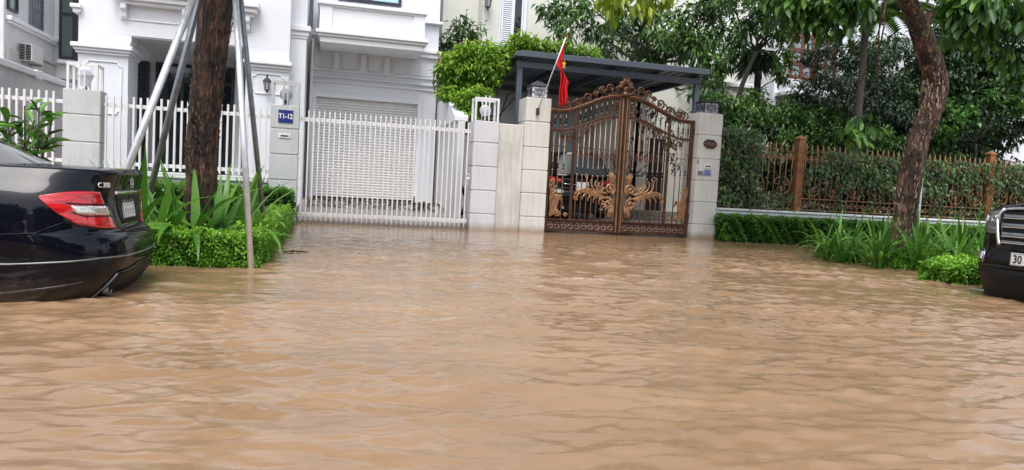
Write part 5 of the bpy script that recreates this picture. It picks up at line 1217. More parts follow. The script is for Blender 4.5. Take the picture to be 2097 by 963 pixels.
climber(11.0, 16.3, .78, 2.22, 6800, 'ivy', 'dense climber covering the long bronze fence panel behind the leaning tree', holes=[(11.4, 1.2, .5), (12.5, 1.0, .45), (13.4, .95, .35), (11.1, 2.1, .3), (15.3, 1.2, .4), (14.5, 1.0, .3), (16.0, 1.4, .35)], seed=3)
climber(8.7, 9.75, .75, 2.6, 2400, 'ivy', 'dark climber between the plaque pillar and the open fence panel', seed=5)
climber(9.7, 10.7, .75, 1.2, 260, 'ivy', 'thin climber at the foot of the open fence panel', size=.08, seed=8)
climber(16.3, 20.5, .8, 2.25, 3800, 'ivy', 'climber on the fence panel above the black car bonnet', holes=[(17.0, 1.35, .35)], seed=9)
# bright vine heaped over the wall left of the carport
vn = thing('flowering_vine', (3.6, 17.3, .2), 'bright green vine heaped over the left end of the carport roof', 'vine')
VN = [(2.66,17.0,3.38,.26),(2.78,17.0,3.80,.26),(3.05,17.0,3.95,.30),(3.35,17.1,3.98,.30),(3.75,17.2,4.08,.28),(4.15,17.3,4.14,.24),(4.4,17.3,4.38,.26),(4.8,17.5,4.44,.22),(5.2,17.6,4.42,.20),(5.6,17.6,4.46,.20),(6.0,17.7,4.42,.18),(6.4,17.7,4.40,.15),(2.62,16.7,3.0,.18),(2.9,16.6,2.75,.2),(3.3,16.6,2.45,.2),(3.15,16.6,2.25,.14),(2.95,16.1,2.55,.18),(3.1,16.1,2.75,.2),(2.85,16.1,2.85,.18),(3.05,16.0,2.35,.14),(3.2,16.1,2.95,.22),(2.5,16.8,3.55,.16),
      (2.75,17.0,3.05,.22),(3.0,17.0,3.55,.34),(3.35,16.95,3.60,.34),(3.7,17.0,3.75,.30),(3.05,16.95,3.15,.30),(3.35,16.95,3.15,.28),(3.1,16.9,2.8,.24),(3.32,16.9,2.72,.22),(3.2,16.9,2.50,.16),(3.62,17.0,3.4,.24),(3.95,17.1,3.95,.2)]
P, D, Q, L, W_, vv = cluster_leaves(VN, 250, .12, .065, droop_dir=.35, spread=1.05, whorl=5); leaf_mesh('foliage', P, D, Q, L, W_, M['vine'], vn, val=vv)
mb = MB()
for c in VN: limb(mb, (3.1+rnd.uniform(-.1, .1), 17.2, 2.4), c[:3], .02, .006, 5, .08, 6)
limb(mb, (3.15, 17.2, .2), (3.1, 17.2, 2.5), .05, .035)
mb.build('stems', M['twigdark'], vn)
o = MB().tube([(2.50, 17.9, 4.12), (2.53, 17.9, 3.95), (2.44, 17.85, 3.55), (2.40, 17.8, 3.35), (2.47, 17.8, 3.1), (2.50, 17.8, 3.05)], [.018, .022, .018, .022, .018, .012], 8).build('woody_creeper', paint('reddish_creeper_bark', (.22, .09, .06), rough=.7)); tag(o, 'bare reddish creeper stem on the white villa corner beside the bright vine', 'climber')
MB().tube([(2.50, 17.9, 4.12), (2.58, 17.9, 3.8), (2.48, 17.85, 3.5), (2.52, 17.8, 3.2)], .008, 6).build('stem', M['twig'], o)
# green seen between the villas
crown_tree('narrow_tree', (3.0, 27, .1), [(3.0, 27, 3)], [(2.95+rnd.uniform(-.15, .35), 27+rnd.uniform(-.3, .3), z, .45) for z in (4.6, 5.2, 5.8, 6.4, 7.0, 7.6)], 80, .16, .07, 'leafB', 'dark narrow tree in the gap between the two villas', 'twigdark', .08)
# bonsai-like bare shrub inside the gate and potted green
crown_tree('garden_shrub', (7.7, 18.0, .12), [(7.72, 18.0, .9), (7.75, 18.0, 1.4)], [(7.6,18,2.3,.20),(7.9,18,2.6,.22),(8.05,18,2.2,.2),(8.5,18.3,2.75,.3),(8.9,18.2,2.4,.3),(9.1,18.2,1.9,.3),(9.0,18.2,3.1,.35),(8.4,18.3,3.2,.25)], 26, .12, .05, 'leafB', 'thin-branched shrub seen through the right leaf of the bronze gate', 'twigdark', .05, limb_r=.018, label_cat='shrub')

# ---------------------------------------------------------------- litter
def scatter_stuff(name, n, area, mat, label, z, size):
    g = np.random.default_rng(n); x = g.uniform(area[0], area[1], n); y = area[2]+(area[3]-area[2])*g.random(n)
    P = np.stack([x, y, np.array([z(a, b) for a, b in zip(x, y)])], 1); D = unit(n); D[:, 2] *= .35
    return leaf_mesh(name, P, D, np.tile([0, 0, 1.], (n, 1)), size*g.uniform(.4, 1.4, n), size*.6*g.uniform(.4, 1.2, n), mat, fold=.4, kind='stuff', label=label)
dl = leaf_mat('dead_leaves', (.03, .022, .015), (.10, .07, .045), (.30, .26, .2), rough=.6, trans=.05)
scatter_stuff('leaf_litter', 1500, (-.45, 2.6, 16.3, 17.6), dl, 'dead leaves and dirt washed up on the ramp below the roller door', lambda a, b: .075 + .34*min(1, max(0, (b-15.25)/1.65)) + rnd.uniform(0, .03), .07)
for i, (x, y, s_) in enumerate(((1.9, 16.4, .09), (2.15, 16.6, .06), (2.4, 16.2, .07))):
    B('garden_tool_post', M['black'] if i < 2 else M['dirtywhite'], None, (x, x+.03, y, y+.03, .2, .62-.1*i), label=['black stub post behind the right end of the picket gate', 'second shorter black stub post behind the picket gate', 'low white stub behind the right end of the picket gate'][i], cat='post')
for i, (x, y, a, lb) in enumerate(((-.36, 9.3, .3, 'dark floating twig of leaves at the corner of the left hedge'),)):
    t = thing('floating_twig', (x, y, .01), lb, 'twig'); MB().tube([(x-.12, y, .012), (x+.05, y+.03, .018), (x+.18, y-.02, .014)], .008, 6).build('stem', M['twigdark'], t)
    P = np.array([(x-.12+.05*k, y, .02) for k in range(6)]); leaf_mesh('leaves', P, unit(6)*[1, 1, .2], np.tile([0, 0, 1.], (6, 1)), np.full(6, .09), np.full(6, .04), M['leafB'], t)
# ---------------------------------------------------------------- the far side of the street, behind the photographer: seen only in reflections
of = thing('villa_across', (0, -22, -.3), 'grey-cream villa row on the opposite side of the flooded street', 'villa')
B('wall', M['oldwall'], of, (-30, -9, -30, -20, -.4, 7.5), (-6, 14, -31, -21, -.4, 8), (17, 36, -30, -20, -.4, 7), bevel=.05)
for x in range(-28, 34, 5): B('window', M['glass'], of, (x, x+1.6, -19.99 if not -6 < x < 14 else -20.99, -19.9 if not -6 < x < 14 else -20.9, 1.0, 3.0), bevel=0)
cl_ = [(rnd.uniform(-1.8, 1.8), rnd.uniform(-1.6, 1.6), rnd.uniform(2.6, 6.2), rnd.uniform(.8, 1.15)) for _ in range(26)]
at_ = thing('street_tree', (0, -8.8, -.3), 'broad street tree across the flooded street', 'tree', 'trees across the street')
P, D, Q, L, W_, vv = cluster_leaves(cl_, 26, .42, .20, droop_dir=.5); P[:, 1] -= 8.8
leaf_mesh('crown', P, D, Q, L, W_, M['leafB'], at_, val=vv)
MB().tube([(0, -8.8, -.3), (.1, -8.8, 1.5), (0, -8.8, 3.6)], [.2, .16, .12], 10).build('trunk', M['bark2'], at_)
for i, x in enumerate((-22, -16.5, -11.5, -6.5, 4.8, 9.6, 15.0, 21.0)):
    c_ = copy_tree(at_); c_.location.x = x; c_.location.y = -8.8 + (i % 3)*.5; c_.rotation_euler.z = i*1.3
hd_ = thing('hedge', (0, -7.4, -.3), 'clipped hedge across the flooded street', 'hedge')
MB().box(-26, 26, -7.9, -7.2, -.3, .75).build('foliage', M['twigdark'], hd_)
# ---------------------------------------------------------------- cars: bodies as rings of ring_pt, everything on the skin as raised patches
class Car:
    def __init__(s, P, name, loc, rz, label, zs, body_mat):
        s.P = P; s.t = thing(name, loc, label, 'car', rz=rz); s.t['_tmp'] = 0; del s.t['_tmp']; s.mat = body_mat; s.zs = zs
    def pt(s, q, z, off=0., side=1):
        P = s.P; x, y, z = ring_pt(P, q, z)
        if off:
            a = ring_pt(P, max(q-.01, 0), z); b = ring_pt(P, min(q+.01, 3), z); c = ring_pt(P, q, z+.01); d = ring_pt(P, q, z-.01)
            n = (Vector(b)-Vector(a)).cross(Vector(c)-Vector(d)); n.normalize()
            if n.dot(Vector((x-P['L']/2, y, 0))) < 0: n = -n
            x += n.x*off; y += n.y*off; z += n.z*off
        return (x, y*side, z)
    def local(s, mb, name, mat, parent=None, **kw):
        """mesh given in car coordinates, parented without offset"""
        me = bpy.data.meshes.new(name); me.from_pydata(mb.v, [], mb.f); me.polygons.foreach_set('use_smooth', mb.sm); me.materials.append(mat); me.update()
        o = bpy.data.objects.new(name, me); COL.objects.link(o); o.parent = parent or s.t
        bv = kw.pop('bevel', 0)
        if bv: m_ = o.modifiers.new('bevel', 'BEVEL'); m_.width = bv; m_.segments = 2; m_.limit_method = 'ANGLE'; m_.angle_limit = R(35)
        return tag(o, **kw) if kw else o
    def qy(s, y, z, front=False):
        lo, hi = (2., 3.) if front else (0., 1.)
        for _ in range(40):
            m_ = (lo+hi)/2; yy = ring_pt(s.P, m_, z)[1]
            if front: lo, hi = (m_, hi) if yy > y else (lo, m_)
            else: lo, hi = (lo, m_) if yy > y else (m_, hi)
        return (lo+hi)/2
    def skin_rows(s, q0, q1, nq, zs, side=1):
        return [[s.pt(q0+(q1-q0)*j/nq, z, 0, side) for j in range(nq+1)] for z in zs]
    def body(s, crown, name='body', wells=()):
        P = s.P; qs = list(np.linspace(0, 1, 34)) + list(np.linspace(1, 2, 30))[1:] + list(np.linspace(2, 3, 34))[1:]
        mb = MB(); ring = lambda z: [s.pt(q, z) for q in qs] + [s.pt(q, z, 0, -1) for q in qs[::-1][1:-1]]
        rows = [ring(z) + [ring(z)[0]] for z in s.zs]
        def bend(p, z):    # wheel arches: pull the skin up over the wheel wells
            return p
        mb.grid(rows, flip=False)
        # top: deck, cabin base and bonnet, crowned across
        zt = s.zs[-1]; m_ = 14; top = []
        for q in qs:
            x, y, z = s.pt(q, zt); row = []
            for k in range(m_+1):
                u = k/m_*2-1; c_ = crown(x)*(1-u*u*u*u*.6-u*u*.4)
                row.append((x, y*u, z+c_))
            top.append(row)
        mb.grid(top, flip=False)
        # closed underside
        mb.add([s.pt(q, s.zs[0]) for q in qs] + [s.pt(q, s.zs[0], 0, -1) for q in qs[::-1][1:-1]], [tuple(range(2*len(qs)-2))])
        o = s.local(mb, name, s.mat)
        bm = bmesh.new(); bm.from_mesh(o.data); bmesh.ops.remove_doubles(bm, verts=bm.verts, dist=.0008); bmesh.ops.recalc_face_normals(bm, faces=bm.faces); bm.to_mesh(o.data); bm.free()
        return o
    def patch(s, top, bot, off, mat, name, parent=None, side=1, nu=18, nv=8, thick=.012, mb=None):
        def lerp(L, f):
            m_ = len(L)-1; i = min(int(f*m_), m_-1); g = f*m_-i
            return (L[i][0]*(1-g)+L[i+1][0]*g, L[i][1]*(1-g)+L[i+1][1]*g)
        own = mb is None; mb = mb or MB(); rows = []
        for v in [-.001] + [i/nv for i in range(nv+1)] + [1.001]:
            vv = min(1, max(0, v)); row = []
            for u in [-.001] + [j/nu for j in range(nu+1)] + [1.001]:
                uu = min(1, max(0, u)); a, b = lerp(top, uu), lerp(bot, uu)
                edge = v < 0 or v > 1 or u < 0 or u > 1
                row.append(s.pt(a[0]*(1-vv)+b[0]*vv, a[1]*(1-vv)+b[1]*vv, off-thick if edge else off, side))
            rows.append(row)
        mb.grid(rows)
        if own:
            o = s.local(mb, name, mat, parent)
            bm = bmesh.new(); bm.from_mesh(o.data); bmesh.ops.recalc_face_normals(bm, faces=bm.faces); bm.to_mesh(o.data); bm.free()
            return o
    def strip(s, pts, w, off, mat, name, parent=None, side=1, n=40, thick=.008):
        up_ = [(q, z+w/2) for q, z in pts]; dn_ = [(q, z-w/2) for q, z in pts]
        return s.patch(up_, dn_, off, mat, name, parent, side, nu=n, nv=1, thick=thick)
    def cabin(s, low, high, zl, roofz, body_mat, glass, gpatches):
        """low/high: (x, halfwidth) outlines rear to front of the glasshouse base and roof edge"""
        n = 24
        def outline(L):
            xs_ = [a for a, b in L]; 
            out = []
            for i in range(n+1):
                f = i/n*(len(L)-1); k = min(int(f), len(L)-2); g = f-k
                out.append((L[k][0]*(1-g)+L[k+1][0]*g, L[k][1]*(1-g)+L[k+1][1]*g))
            return out
        lo, hi = outline(low), outline(high)
        mb = MB(); m_ = 6
        def P3(i, v, sd, off=0):
            a, b = lo[i], hi[i]; bulge = .035*math.sin(math.pi*v)
            x = a[0]*(1-v)+b[0]*v; y = (a[1]*(1-v)+b[1]*v) + bulge; z = zl(a[0])*(1-v)+roofz(b[0])*v
            return (x, sd*y, z)
        for sd in (1, -1): mb.grid([[P3(i, v/m_, sd) for i in range(n+1)] for v in range(m_+1)])
        # roof and the two raked ends
        mb.grid([[(hi[i][0], hi[i][1]*u, roofz(hi[i][0]) + .05*(1-u*u)) for u in np.linspace(-1, 1, 13)] for i in range(n+1)])
        for e in (0, n):
            mb.grid([[(P3(e, v/m_, 1)[0] + (-.10 if e == 0 else .10)*(1-u*u), P3(e, v/m_, 1)[1]*u, P3(e, v/m_, 1)[2] + .05*(1-u*u)*v/m_) for u in np.linspace(-1, 1, 13)] for v in range(m_+1)])
        o = s.local(mb, 'cabin', body_mat)
        bm = bmesh.new(); bm.from_mesh(o.data); bmesh.ops.remove_doubles(bm, verts=bm.verts, dist=.001); bmesh.ops.recalc_face_normals(bm, faces=bm.faces); bm.to_mesh(o.data); bm.free()
        # side glass panes
        for a, b in gpatches:
            for sd in (1, -1):
                g = MB(); rows = []
                for v in np.linspace(.10, .90, 6): rows.append([(P3(i, v, sd)[0], P3(i, v, sd)[1]+sd*.006, P3(i, v, sd)[2]) for i in range(a, b+1)])
                g.grid(rows); s.local(g, 'side_window', glass, o)
        for e, nm in ((0, 'rear_window'), (n, 'windscreen')):
            g = MB(); rows = []
            for v in np.linspace(.06, .92, 6):
                row = []
                for u in np.linspace(-.90, .90, 13):
                    p_ = P3(e, v, 1); row.append((p_[0] + (-.108 if e == 0 else .108)*(1-u*u)-(.006 if e == 0 else -.006)*1, p_[1]*u, p_[2]+.05*(1-u*u)*v+.006))
                rows.append(row)
            g.grid(rows); s.local(g, nm, glass, o)
        return o
    def wheel(s, x, y, r, w, rim):
        sd = 1 if y > 0 else -1
        t = thing('wheel', (0, 0, 0), None, None); t.parent = s.t
        def ring(mb, prof, n=32):
            rows = [[(x+rr*math.cos(2*math.pi*j/n), y+sd*yy, r+rr*math.sin(2*math.pi*j/n)) for j in range(n+1)] for rr, yy in prof]; mb.grid(rows)
        mb = MB(); ring(mb, [(r*.64, -w), (r*.95, -w), (r, -w*.8), (r, w*-.15), (r*.95, 0), (r*.66, .0), (r*.64, -.02)]); s.local(mb, 'tyre', M['rubber'], t)
        mb = MB(); ring(mb, [(.001, -.06), (r*.60, -.07), (r*.66, -.02), (r*.62, -.005)])
        for k in range(5):
            a = 2*math.pi*k/5; mb.tube([(x+r*.1*math.cos(a), y-sd*.03, r+r*.1*math.sin(a)), (x+r*.6*math.cos(a), y-sd*.012, r+r*.6*math.sin(a))], [.035, .022], 6)
        s.local(mb, 'rim', rim, t)
    def plate(s, x, yc, z0, z1, hw, nx, parent=None, lean=0.):
        mb = MB(); t = .012
        mb.obox((x, yc, (z0+z1)/2), (nx*t/2, 0, 0), (0, hw, 0), (lean, 0, (z1-z0)/2))
        return s.local(mb, 'number_plate', M['plate'], parent, bevel=.003)
    def text(s, body, size, loc, rot, mat, parent, depth=.002, bold=.002, sx=1.):
        o = text_mesh('lettering', body, size, (0, 0, 0), (0, 0, 0), mat, s.t, depth, bold, sx)
        o.parent = parent; o.location = loc; o.rotation_euler = rot; return o

def arches(c, xs_, r, zc):
    # dark wheel openings laid on the skin
    P = c.P; x0 = tab(P['xr'], .4)+P['ar']; x1 = P['L']-tab(P['xf'], .4)-P['af']
    def q_of(x, z):
        if x0 <= x <= x1: return 1+(x-x0)/(x1-x0)
        lo, hi = (.2, 1.) if x < x0 else (2., 2.8)
        for _ in range(30):
            m_ = (lo+hi)/2
            if ring_pt(P, m_, z)[0] < x: lo = m_
            else: hi = m_
        return (lo+hi)/2
    for x in xs_:
        a = [math.pi*(1-i/16) for i in range(17)]
        top = [(q_of(x+r*math.cos(t), zc+r*math.sin(t)), max(c.zs[0]+.01, zc+r*math.sin(t))) for t in a]
        bot = [(q_of(x+r*math.cos(t), c.zs[0]+.01), c.zs[0]+.01) for t in a]
        for sd in (1, -1): c.patch(top, bot, .003, M['black'], 'wheel_arch', side=sd, nu=32, nv=3, thick=.004)

# ---- navy saloon, left: tail towards us
car = Car(SEDAN, 'parked_car', (-1.37, 6.30, -.185), math.pi, 'dark navy saloon with red tail lights standing in brown water at the left edge', None, M['navycar'])
car.zs = [.02, .08, .14, .18, .22, .26, .30, .34, .38, .42, .46, .50, .54, .58, .605, .625, .64, .652, .665, .70, .75, .80, .85, .90, .94, .98, 1.01, 1.035, 1.055, 1.07, 1.082, 1.09]
car.body(lambda x: .018 + .01*math.sin(min(1, x/1.0)*math.pi/2) if x < 2 else .03)
# everything below stands on that skin
for sd in (1, -1):
    tl = car.patch([(.985, .80)][:0] + [(.725, .902), (.62, .932), (.50, .942), (.414, .940)], [(.725, .893), (.64, .805), (.54, .718), (.40, .684), (.262, .672)], .010, M['red'], 'tail_light', side=sd, nu=30, nv=14)
    car.patch([(.565, .842), (.47, .842), (.352, .838)], [(.535, .790), (.45, .780), (.305, .770)], .0145, M['clear'], 'reversing_lamp', tl, side=sd, nu=14, nv=3, thick=.006)
    car.strip([(.59, .86), (.50, .855), (.345, .853)], .008, .0135, M['black'], 'lens_line', tl, side=sd, n=14, thick=.004)
    car.strip([(.30, .764), (.50, .772), (.56, .80)], .006, .0135, M['black'], 'lens_line', tl, side=sd, n=14, thick=.004)
# protective strip around the bumper and the sill blade
mb = MB()
for sd in (1, -1):
    car.strip([(0, .478), (.30, .482), (.5, .488), (.65, .474), (1.0, .450), (1.35, .44)], .010, .006, M['galvd'], 'bumper_strip', side=sd, n=60, thick=.008)
    car.strip([(.565, .322), (.70, .292), (.97, .25), (1.6, .24)], .026, .010, M['navycar'], 'sill_blade', side=sd, n=40, thick=.012)
    # bumper joint lines and boot shut line
    car.strip([(.262, .668), (.42, .690), (.52, .700), (.60, .735), (.76, .66), (.99, .645), (1.25, .65)], .005, .0015, M['black'], 'joint_line', side=sd, n=80, thick=.002)
    car.patch([(.275, .93), (.285, 1.06)], [(.268, .93), (.278, 1.06)], .0015, M['black'], 'boot_line', side=sd, nu=6, nv=1, thick=.002)
    car.patch([(.225, .672), (.262, .80), (.40, .945)], [(.219, .672), (.255, .80), (.394, .945)], .0012, M['black'], 'boot_line', side=sd, nu=10, nv=1, thick=.002)
    # lower valance in grey-black plastic with a bright edge line
car.patch([(0, .395), (.12, .40), (.20, .375), (.36, .36), (.41, .25)], [(0, .16), (.12, .16), (.20, .16), (.33, .16), (.39, .16)], .010, M['black'], 'rear_valance', nu=30, nv=8)
car.patch([(0, .395), (.12, .40), (.20, .375), (.36, .36), (.41, .25)], [(0, .16), (.12, .16), (.20, .16), (.33, .16), (.39, .16)], .010, M['black'], 'rear_valance', side=-1, nu=30, nv=8)
for sd in (1, -1):
    car.strip([(.0, .40), (.12, .405), (.20, .381), (.36, .366)], .008, .015, M['navycar'], 'valance_edge', side=sd, n=24, thick=.010)
    car.patch([(.365, .365), (.415, .25), (.43, .18)], [(.378, .365), (.428, .25), (.443, .18)], .014, M['galvd'], 'valance_edge', side=sd, nu=12, nv=1, thick=.008)
    # exhaust tip: oval pipe
    y = sd*.50; mb = MB(); n = 20; xr0 = ring_pt(SEDAN, .28, .235)[0]
    prof = [(.0, -.10), (1.0, -.10), (1.0, .012), (.86, .014), (.80, .0), (.78, .08)]
    rows = [[(xr0 - (.0) - xx*0 + (-xx if False else -xx), y+rr*.060*math.cos(2*math.pi*j/n), .235+rr*.036*math.sin(2*math.pi*j/n)) for j in range(n+1)] for rr, xx in [(1., -.12), (1., .0), (.90, .004), (.84, -.008), (.82, -.06), (.0, -.06)]]
    mb.grid(rows); car.local(mb, 'exhaust_tip', M['galvd'])
    mb = MB(); mb.add([(xr0+.045, y+.048*math.cos(2*math.pi*j/n), .235+.028*math.sin(2*math.pi*j/n)) for j in range(n)], [tuple(range(n))]); car.local(mb, 'exhaust_opening', M['black'])
# plate recess, plate, chrome handle bar, star, badge
xr_ = ring_pt(SEDAN, .0, .80)[0]
rec = car.patch([(0, .925), (.19, .925), (.245, .925)], [(0, .70), (.10, .70), (.16, .70)], .004, M['black'], 'plate_recess', nu=12, nv=6, thick=.006)
car.patch([(0, .925), (.19, .925), (.245, .925)], [(0, .70), (.10, .70), (.16, .70)], .004, M['black'], 'plate_recess', side=-1, nu=12, nv=6, thick=.006)
for sd in (1, -1): car.patch([(0, .945), (.26, .942)], [(0, .920), (.245, .918)], .012, M['chrome'], 'boot_handle', side=sd, nu=12, nv=1)
pl_ = car.plate(xr_-.004, 0, .735, .890, .165, 1, lean=.012)
mb = MB(); f = .004
for a in (-1, 1): mb.obox((xr_-.010, a*.160, .8125), (.003, 0, 0), (0, .002, 0), (.011, 0, .073)).obox((xr_-.010+a*.011, 0, .8125+a*.073), (.003, 0, 0), (0, .160, 0), (0, 0, .002))
for row, zz in enumerate((.848, .778)):      # worn figures, illegible from here: short dark strokes
    for k_ in range(4): 
        yy = -.105+.07*k_; mb.obox((xr_-.0115+.011*(zz-.8125)/.077, yy, zz), (.002, 0, 0), (0, .005, 0), (.003, 0, .024))
        if (k_+row) % 2: mb.obox((xr_-.0115+.011*(zz-.8125)/.077, yy+.014, zz+.018), (.002, 0, 0), (0, .014, 0), (0, 0, .004))
car.local(mb, 'plate_figures', M['lampgrey'], pl_)
xs_ = ring_pt(SEDAN, .0, 1.0)[0]
mb = MB(); n = 28
mb.tube([(xs_-.012, .040*math.cos(2*math.pi*j/n), 1.003+.040*math.sin(2*math.pi*j/n)) for j in range(n+1)], .0035, 6)
for a in (90, 210, 330): mb.tube([(xs_-.012, 0, 1.003), (xs_-.012, .038*math.cos(R(a)), 1.003+.038*math.sin(R(a)))], [.006, .0012], 6)
car.local(mb, 'star_emblem', M['chrome'])
q_ = car.qy(.52, .99); pb = car.pt(q_, .99); pa = car.pt(q_+.02, .99); ang = math.atan2(-(pa[0]-pb[0]), (pa[1]-pb[1]))
for body, dy, sz in (('C 300', .01, .036),):
    q2 = car.qy(.525+dy, .99); p2 = car.pt(q2, .988, .010); p3 = car.pt(q2+.02, .988, .010)
    d_ = Vector(p2)-Vector(p3); d_.z = 0; d_.normalize()
    nrm = Vector((d_.y, -d_.x, 0)); nrm = nrm if nrm.x < 0 else -nrm
    mtx = Matrix((d_, Vector((0, 0, 1)), nrm)).transposed()
    o = car.text(body, .052, p2, mtx.to_euler(), M['signwhite'], car.t, .003, .0, 1.0)
# glasshouse
zl = lambda x: 1.075 + .02*math.sin(min(max((x-.6)/3., 0), 1)*math.pi)
cab = car.cabin([(.80, .68), (1.25, .735), (2.2, .75), (3.1, .735), (3.62, .66)], [(1.42, .52), (1.62, .56), (2.2, .575), (2.7, .56), (2.85, .53)], zl, lambda x: 1.40 - .10*((x-2.15)/1.0)**2, M['navycar'], M['glass'], ((3, 11), (12, 20)))
for y in (.9, -.9):
    mb = MB()
    for x in (1.06, 3.74): car.wheel(x, .893 if y > 0 else -.893, .315, .21, M['galvd'])
arches(car, (1.06, 3.74), .345, .315)
# fallen leaves stuck on the boot and rear window
def fallen(name, loc, L, label, rz, grp='fallen yellow leaves on the navy car'):
    o = leaf_mesh(name, np.array([loc]), np.array([[math.cos(rz), math.sin(rz), .05]]), np.array([[0, 0, 1.]]), np.array([L]), np.array([L*.4]), M['leafY'], fold=.1, droop=.05, val=np.array([1.]), broad=True)
    return tag(o, label, 'leaf', grp)
fallen('fallen_leaf', (-1.56, 6.05, .925), .10, 'small yellow leaf on the rear edge of the navy car boot', .2)
fallen('fallen_leaf', (-2.22, 5.78, .985), .09, 'yellow leaf against the rear window of the navy car', 2.0)

# ---- black four-wheel drive, right: nose towards us
sv = Car(SUV, 'parked_car', (12.225, 6.575, -.24), math.pi+R(5), 'large black four-wheel drive with a chrome grille at the right edge', None, M['blackcar'])
sv.zs = [.15, .18, .22, .26, .30, .35, .40, .46, .52, .58, .64, .70, .74, .78, .84, .90, .96, 1.02, 1.08, 1.13, 1.17, 1.20, 1.23, 1.26, 1.29]
sv.body(lambda x: .03 if x < 3.2 else .035)
cab = sv.cabin([(.10, .80), (1.2, .86), (2.4, .88), (3.2, .86), (3.60, .80)], [(.35, .66), (1.2, .70), (2.0, .71), (2.6, .70), (2.9, .67)], lambda x: 1.27, lambda x: 1.90 - .04*((x-1.6)/1.2)**2, M['blackcar'], M['glass'], ((2, 9), (10, 15), (16, 21)))
for x in (1.05, 3.98):
    for y in (1.0, -1.0): sv.wheel(x, y, .39, .26, M['galvd'])
arches(sv, (1.05, 3.98), .44, .39)
def fq(y, z): return sv.qy(y, z, True)
def FQ(pts): return [(fq(y, z), z) for y, z in pts]
for sd in (1, -1):
    hl = sv.patch([(2.30, 1.175)] + FQ([(.80, 1.205), (.50, 1.225)]), [(2.30, 1.02)] + FQ([(.82, .975), (.52, .960)]), .014, M['headglass'], 'headlight', side=sd, nu=16, nv=8, thick=.03)
    for yy, zz, rr in ((.60, 1.13, .060), (.78, 1.12, .055)):
        q_ = fq(yy, zz); p_ = Vector(sv.pt(q_, zz, .016, sd)); mb = MB()
        e = Vector(sv.pt(q_+.02, zz, .016, sd)) - p_; e.normalize()
        for r0, th in ((rr, .006), (rr*.6, .012)): mb.tube([p_ + e*r0*math.cos(2*math.pi*j/18) + Vector((0, 0, 1))*r0*math.sin(2*math.pi*j/18) for j in range(19)], th*.8, 6)
        sv.local(mb, 'lamp_ring', M['chrome'], hl)
    sv.strip([(2.28, 1.045)] + FQ([(.86, 1.035), (.53, 1.02)]), .010, .018, M['chrome'], 'lamp_trim', hl, side=sd, n=14)
    # black grille field
    gr = sv.patch(FQ([(.49, 1.225), (.3, 1.235), (.0, 1.24)]), FQ([(.42, .86), (.3, .85), (0., .85)]), .010, M['black'], 'grille', side=sd, nu=12, nv=6, thick=.02)
    for z_, w_ in ((1.160, .034), (1.065, .038), (.965, .038), (.885, .022)):
        sv.patch(FQ([(.445 if z_ > 1 else .425, z_+w_*.5), (.3, z_+w_*.5), (0., z_+w_*.5)]), FQ([(.435 if z_ > 1 else .415, z_-w_*.5), (.3, z_-w_*.5), (0, z_-w_*.5)]), .030, M['galvd'], 'grille_bar', gr, side=sd, nu=10, nv=2, thick=.02)
        sv.strip(FQ([(.44 if z_ > 1 else .42, z_-w_*.5-.004), (.3, z_-w_*.5-.004), (0, z_-w_*.5-.004)]), .009, .036, M['chrome'], 'grille_bar_edge', gr, side=sd, n=10)
    sv.strip(FQ([(.49, 1.232), (.3, 1.242), (0, 1.246)]), .016, .030, M['chrome'], 'grille_surround', gr, side=sd, n=12)
    sv.patch(FQ([(.50, 1.235), (.545, 1.12), (.52, 1.04), (.455, .845)]), FQ([(.475, 1.235), (.52, 1.12), (.49, 1.04), (.425, .845)]), .036, M['chrome'], 'grille_surround', gr, side=sd, nu=16, nv=2, thick=.03)
    # bumper: intake band, lower shelf, fog lamp
    sv.patch(FQ([(.60, .80), (.3, .80), (0, .80)]), FQ([(.60, .625), (.3, .625), (0, .625)]), .006, M['black'], 'bumper_intake', side=sd, nu=10, nv=3, thick=.008)
    sv.strip([(2.2, .60)] + FQ([(.85, .60), (.5, .605), (0, .605)]), .022, .012, M['blackcar'], 'bumper_shelf', side=sd, n=24, thick=.02)
    sv.patch([(2.15, .575)] + FQ([(.80, .585), (.4, .588), (0, .588)]), [(2.15, .16)] + FQ([(.80, .16), (.4, .16), (0, .16)]), .004, M['black'], 'bumper_dark_patch', side=sd, nu=24, nv=6, thick=.006)  # added black patch, keeps the lower bumper dark against the water's reflection
    fg = sv.patch(FQ([(.89, .765), (.66, .765)]), FQ([(.88, .645), (.64, .635)]), .014, M['black'], 'fog_lamp', side=sd, nu=6, nv=6, thick=.02)
    sv.patch(FQ([(.82, .745), (.70, .745)]), FQ([(.82, .665), (.69, .66)]), .020, M['clear'], 'fog_lens', fg, side=sd, nu=4, nv=4)
    mb = MB(); L_ = [sv.pt(fq(y, z), z, .020, sd) for y, z in ((.89, .765), (.66, .765), (.64, .635), (.88, .645), (.89, .765))]; mb.tube(L_, .006, 6); sv.local(mb, 'fog_trim', M['chrome'], fg)
    sv.strip([(1.2, .60), (1.8, .60)], .05, .02, M['black'], 'side_moulding', side=sd, n=8, thick=.03)
    sv.patch([(0.60, 1.15), (.42, 1.15)], [(.60, .85), (.42, .85)], .012, M['red'], 'tail_light', side=sd, nu=6, nv=6)
    mb = MB(); mb.lathe((0, 0, 0), [(.02, 0), (.10, .02), (.11, .10), (.08, .17), (.01, .18)], 10); mb.v = [(3.05+a*.5, sd*(1.04+b), 1.26+c) for a, b, c in mb.v]; sv.local(mb, 'mirror', M['blackcar'])
xf = SUV['L'] - tab(SUV['xf'], .70)
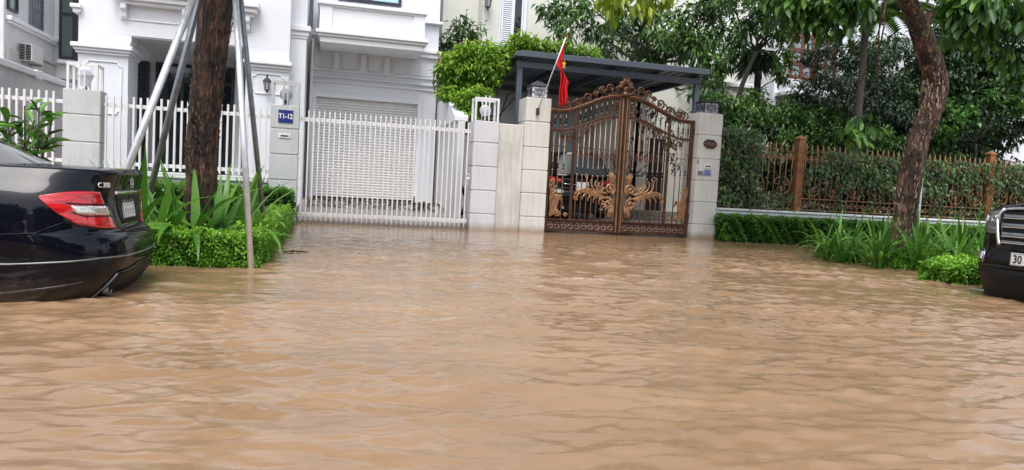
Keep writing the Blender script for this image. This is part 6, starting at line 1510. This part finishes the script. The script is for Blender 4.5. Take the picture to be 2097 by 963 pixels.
p_ = sv.plate(xf+.014, 0, .635, .772, .245, 1)
sv.text('30', .125, (xf+.0215, -.165, .700), (R(90), 0, R(90)), M['ink'], p_, .001, .003, .82)
mb = MB()
for a in (-1, 1): mb.obox((xf+.021, a*.238, .7035), (.001, 0, 0), (0, .002, 0), (0, 0, .058)).obox((xf+.021, 0, .7035+a*.060), (.001, 0, 0), (0, .238, 0), (0, 0, .002))
sv.local(mb, 'plate_border', M['ink'], p_)

# ---- dark car inside the gate: tail towards us
hc = Car(HATCH, 'parked_car', (6.08, 16.95, .26), math.pi/2, 'black hatchback parked behind the left leaf of the bronze gate', None, M['blackcar'])
hc.zs = [.15, .20, .26, .32, .40, .50, .58, .64, .70, .78, .86, .92, .98, 1.05]
hc.body(lambda x: .02)
hc.cabin([(.12, .70), (.9, .78), (2.0, .80), (2.7, .78), (3.2, .70)], [(.42, .54), (.9, .60), (1.6, .61), (2.2, .60), (2.4, .56)], lambda x: 1.04, lambda x: 1.62 - .05*((x-1.3)/1.)**2, M['blackcar'], M['glassdull'], ((2, 9), (10, 18)))
for x in (.85, 3.5):
    for y in (.91, -.91): hc.wheel(x, y, .33, .22, M['galvd'])
arches(hc, (.85, 3.5), .37, .33)
for sd in (1, -1):
    hc.patch([(.75, 1.0), (.35, .98)], [(.75, .90), (.34, .86)], .012, M['red'], 'tail_light', side=sd, nu=12, nv=4)
    hc.strip([(0, .82), (.33, .84)], .02, .012, M['chrome'], 'boot_handle', side=sd, n=6)
    mb = MB(); n = 12; y = sd*.5
    mb.grid([[(xx, y+rr*math.cos(2*math.pi*j/n), .27+rr*math.sin(2*math.pi*j/n)) for j in range(n+1)] for rr, xx in ((.03, .2), (.03, -.01), (.024, -.01), (.024, .1))]); hc.local(mb, 'exhaust_tip', M['chrome'])
px_ = ring_pt(HATCH, 0, .72)[0]
p_ = hc.plate(px_-.016, .0, .70, .90, .165, 1)
hc.text('7', .075, (px_-.024, .11, .75), (R(90), 0, R(-90)), M['ink'], p_, .001, .002)
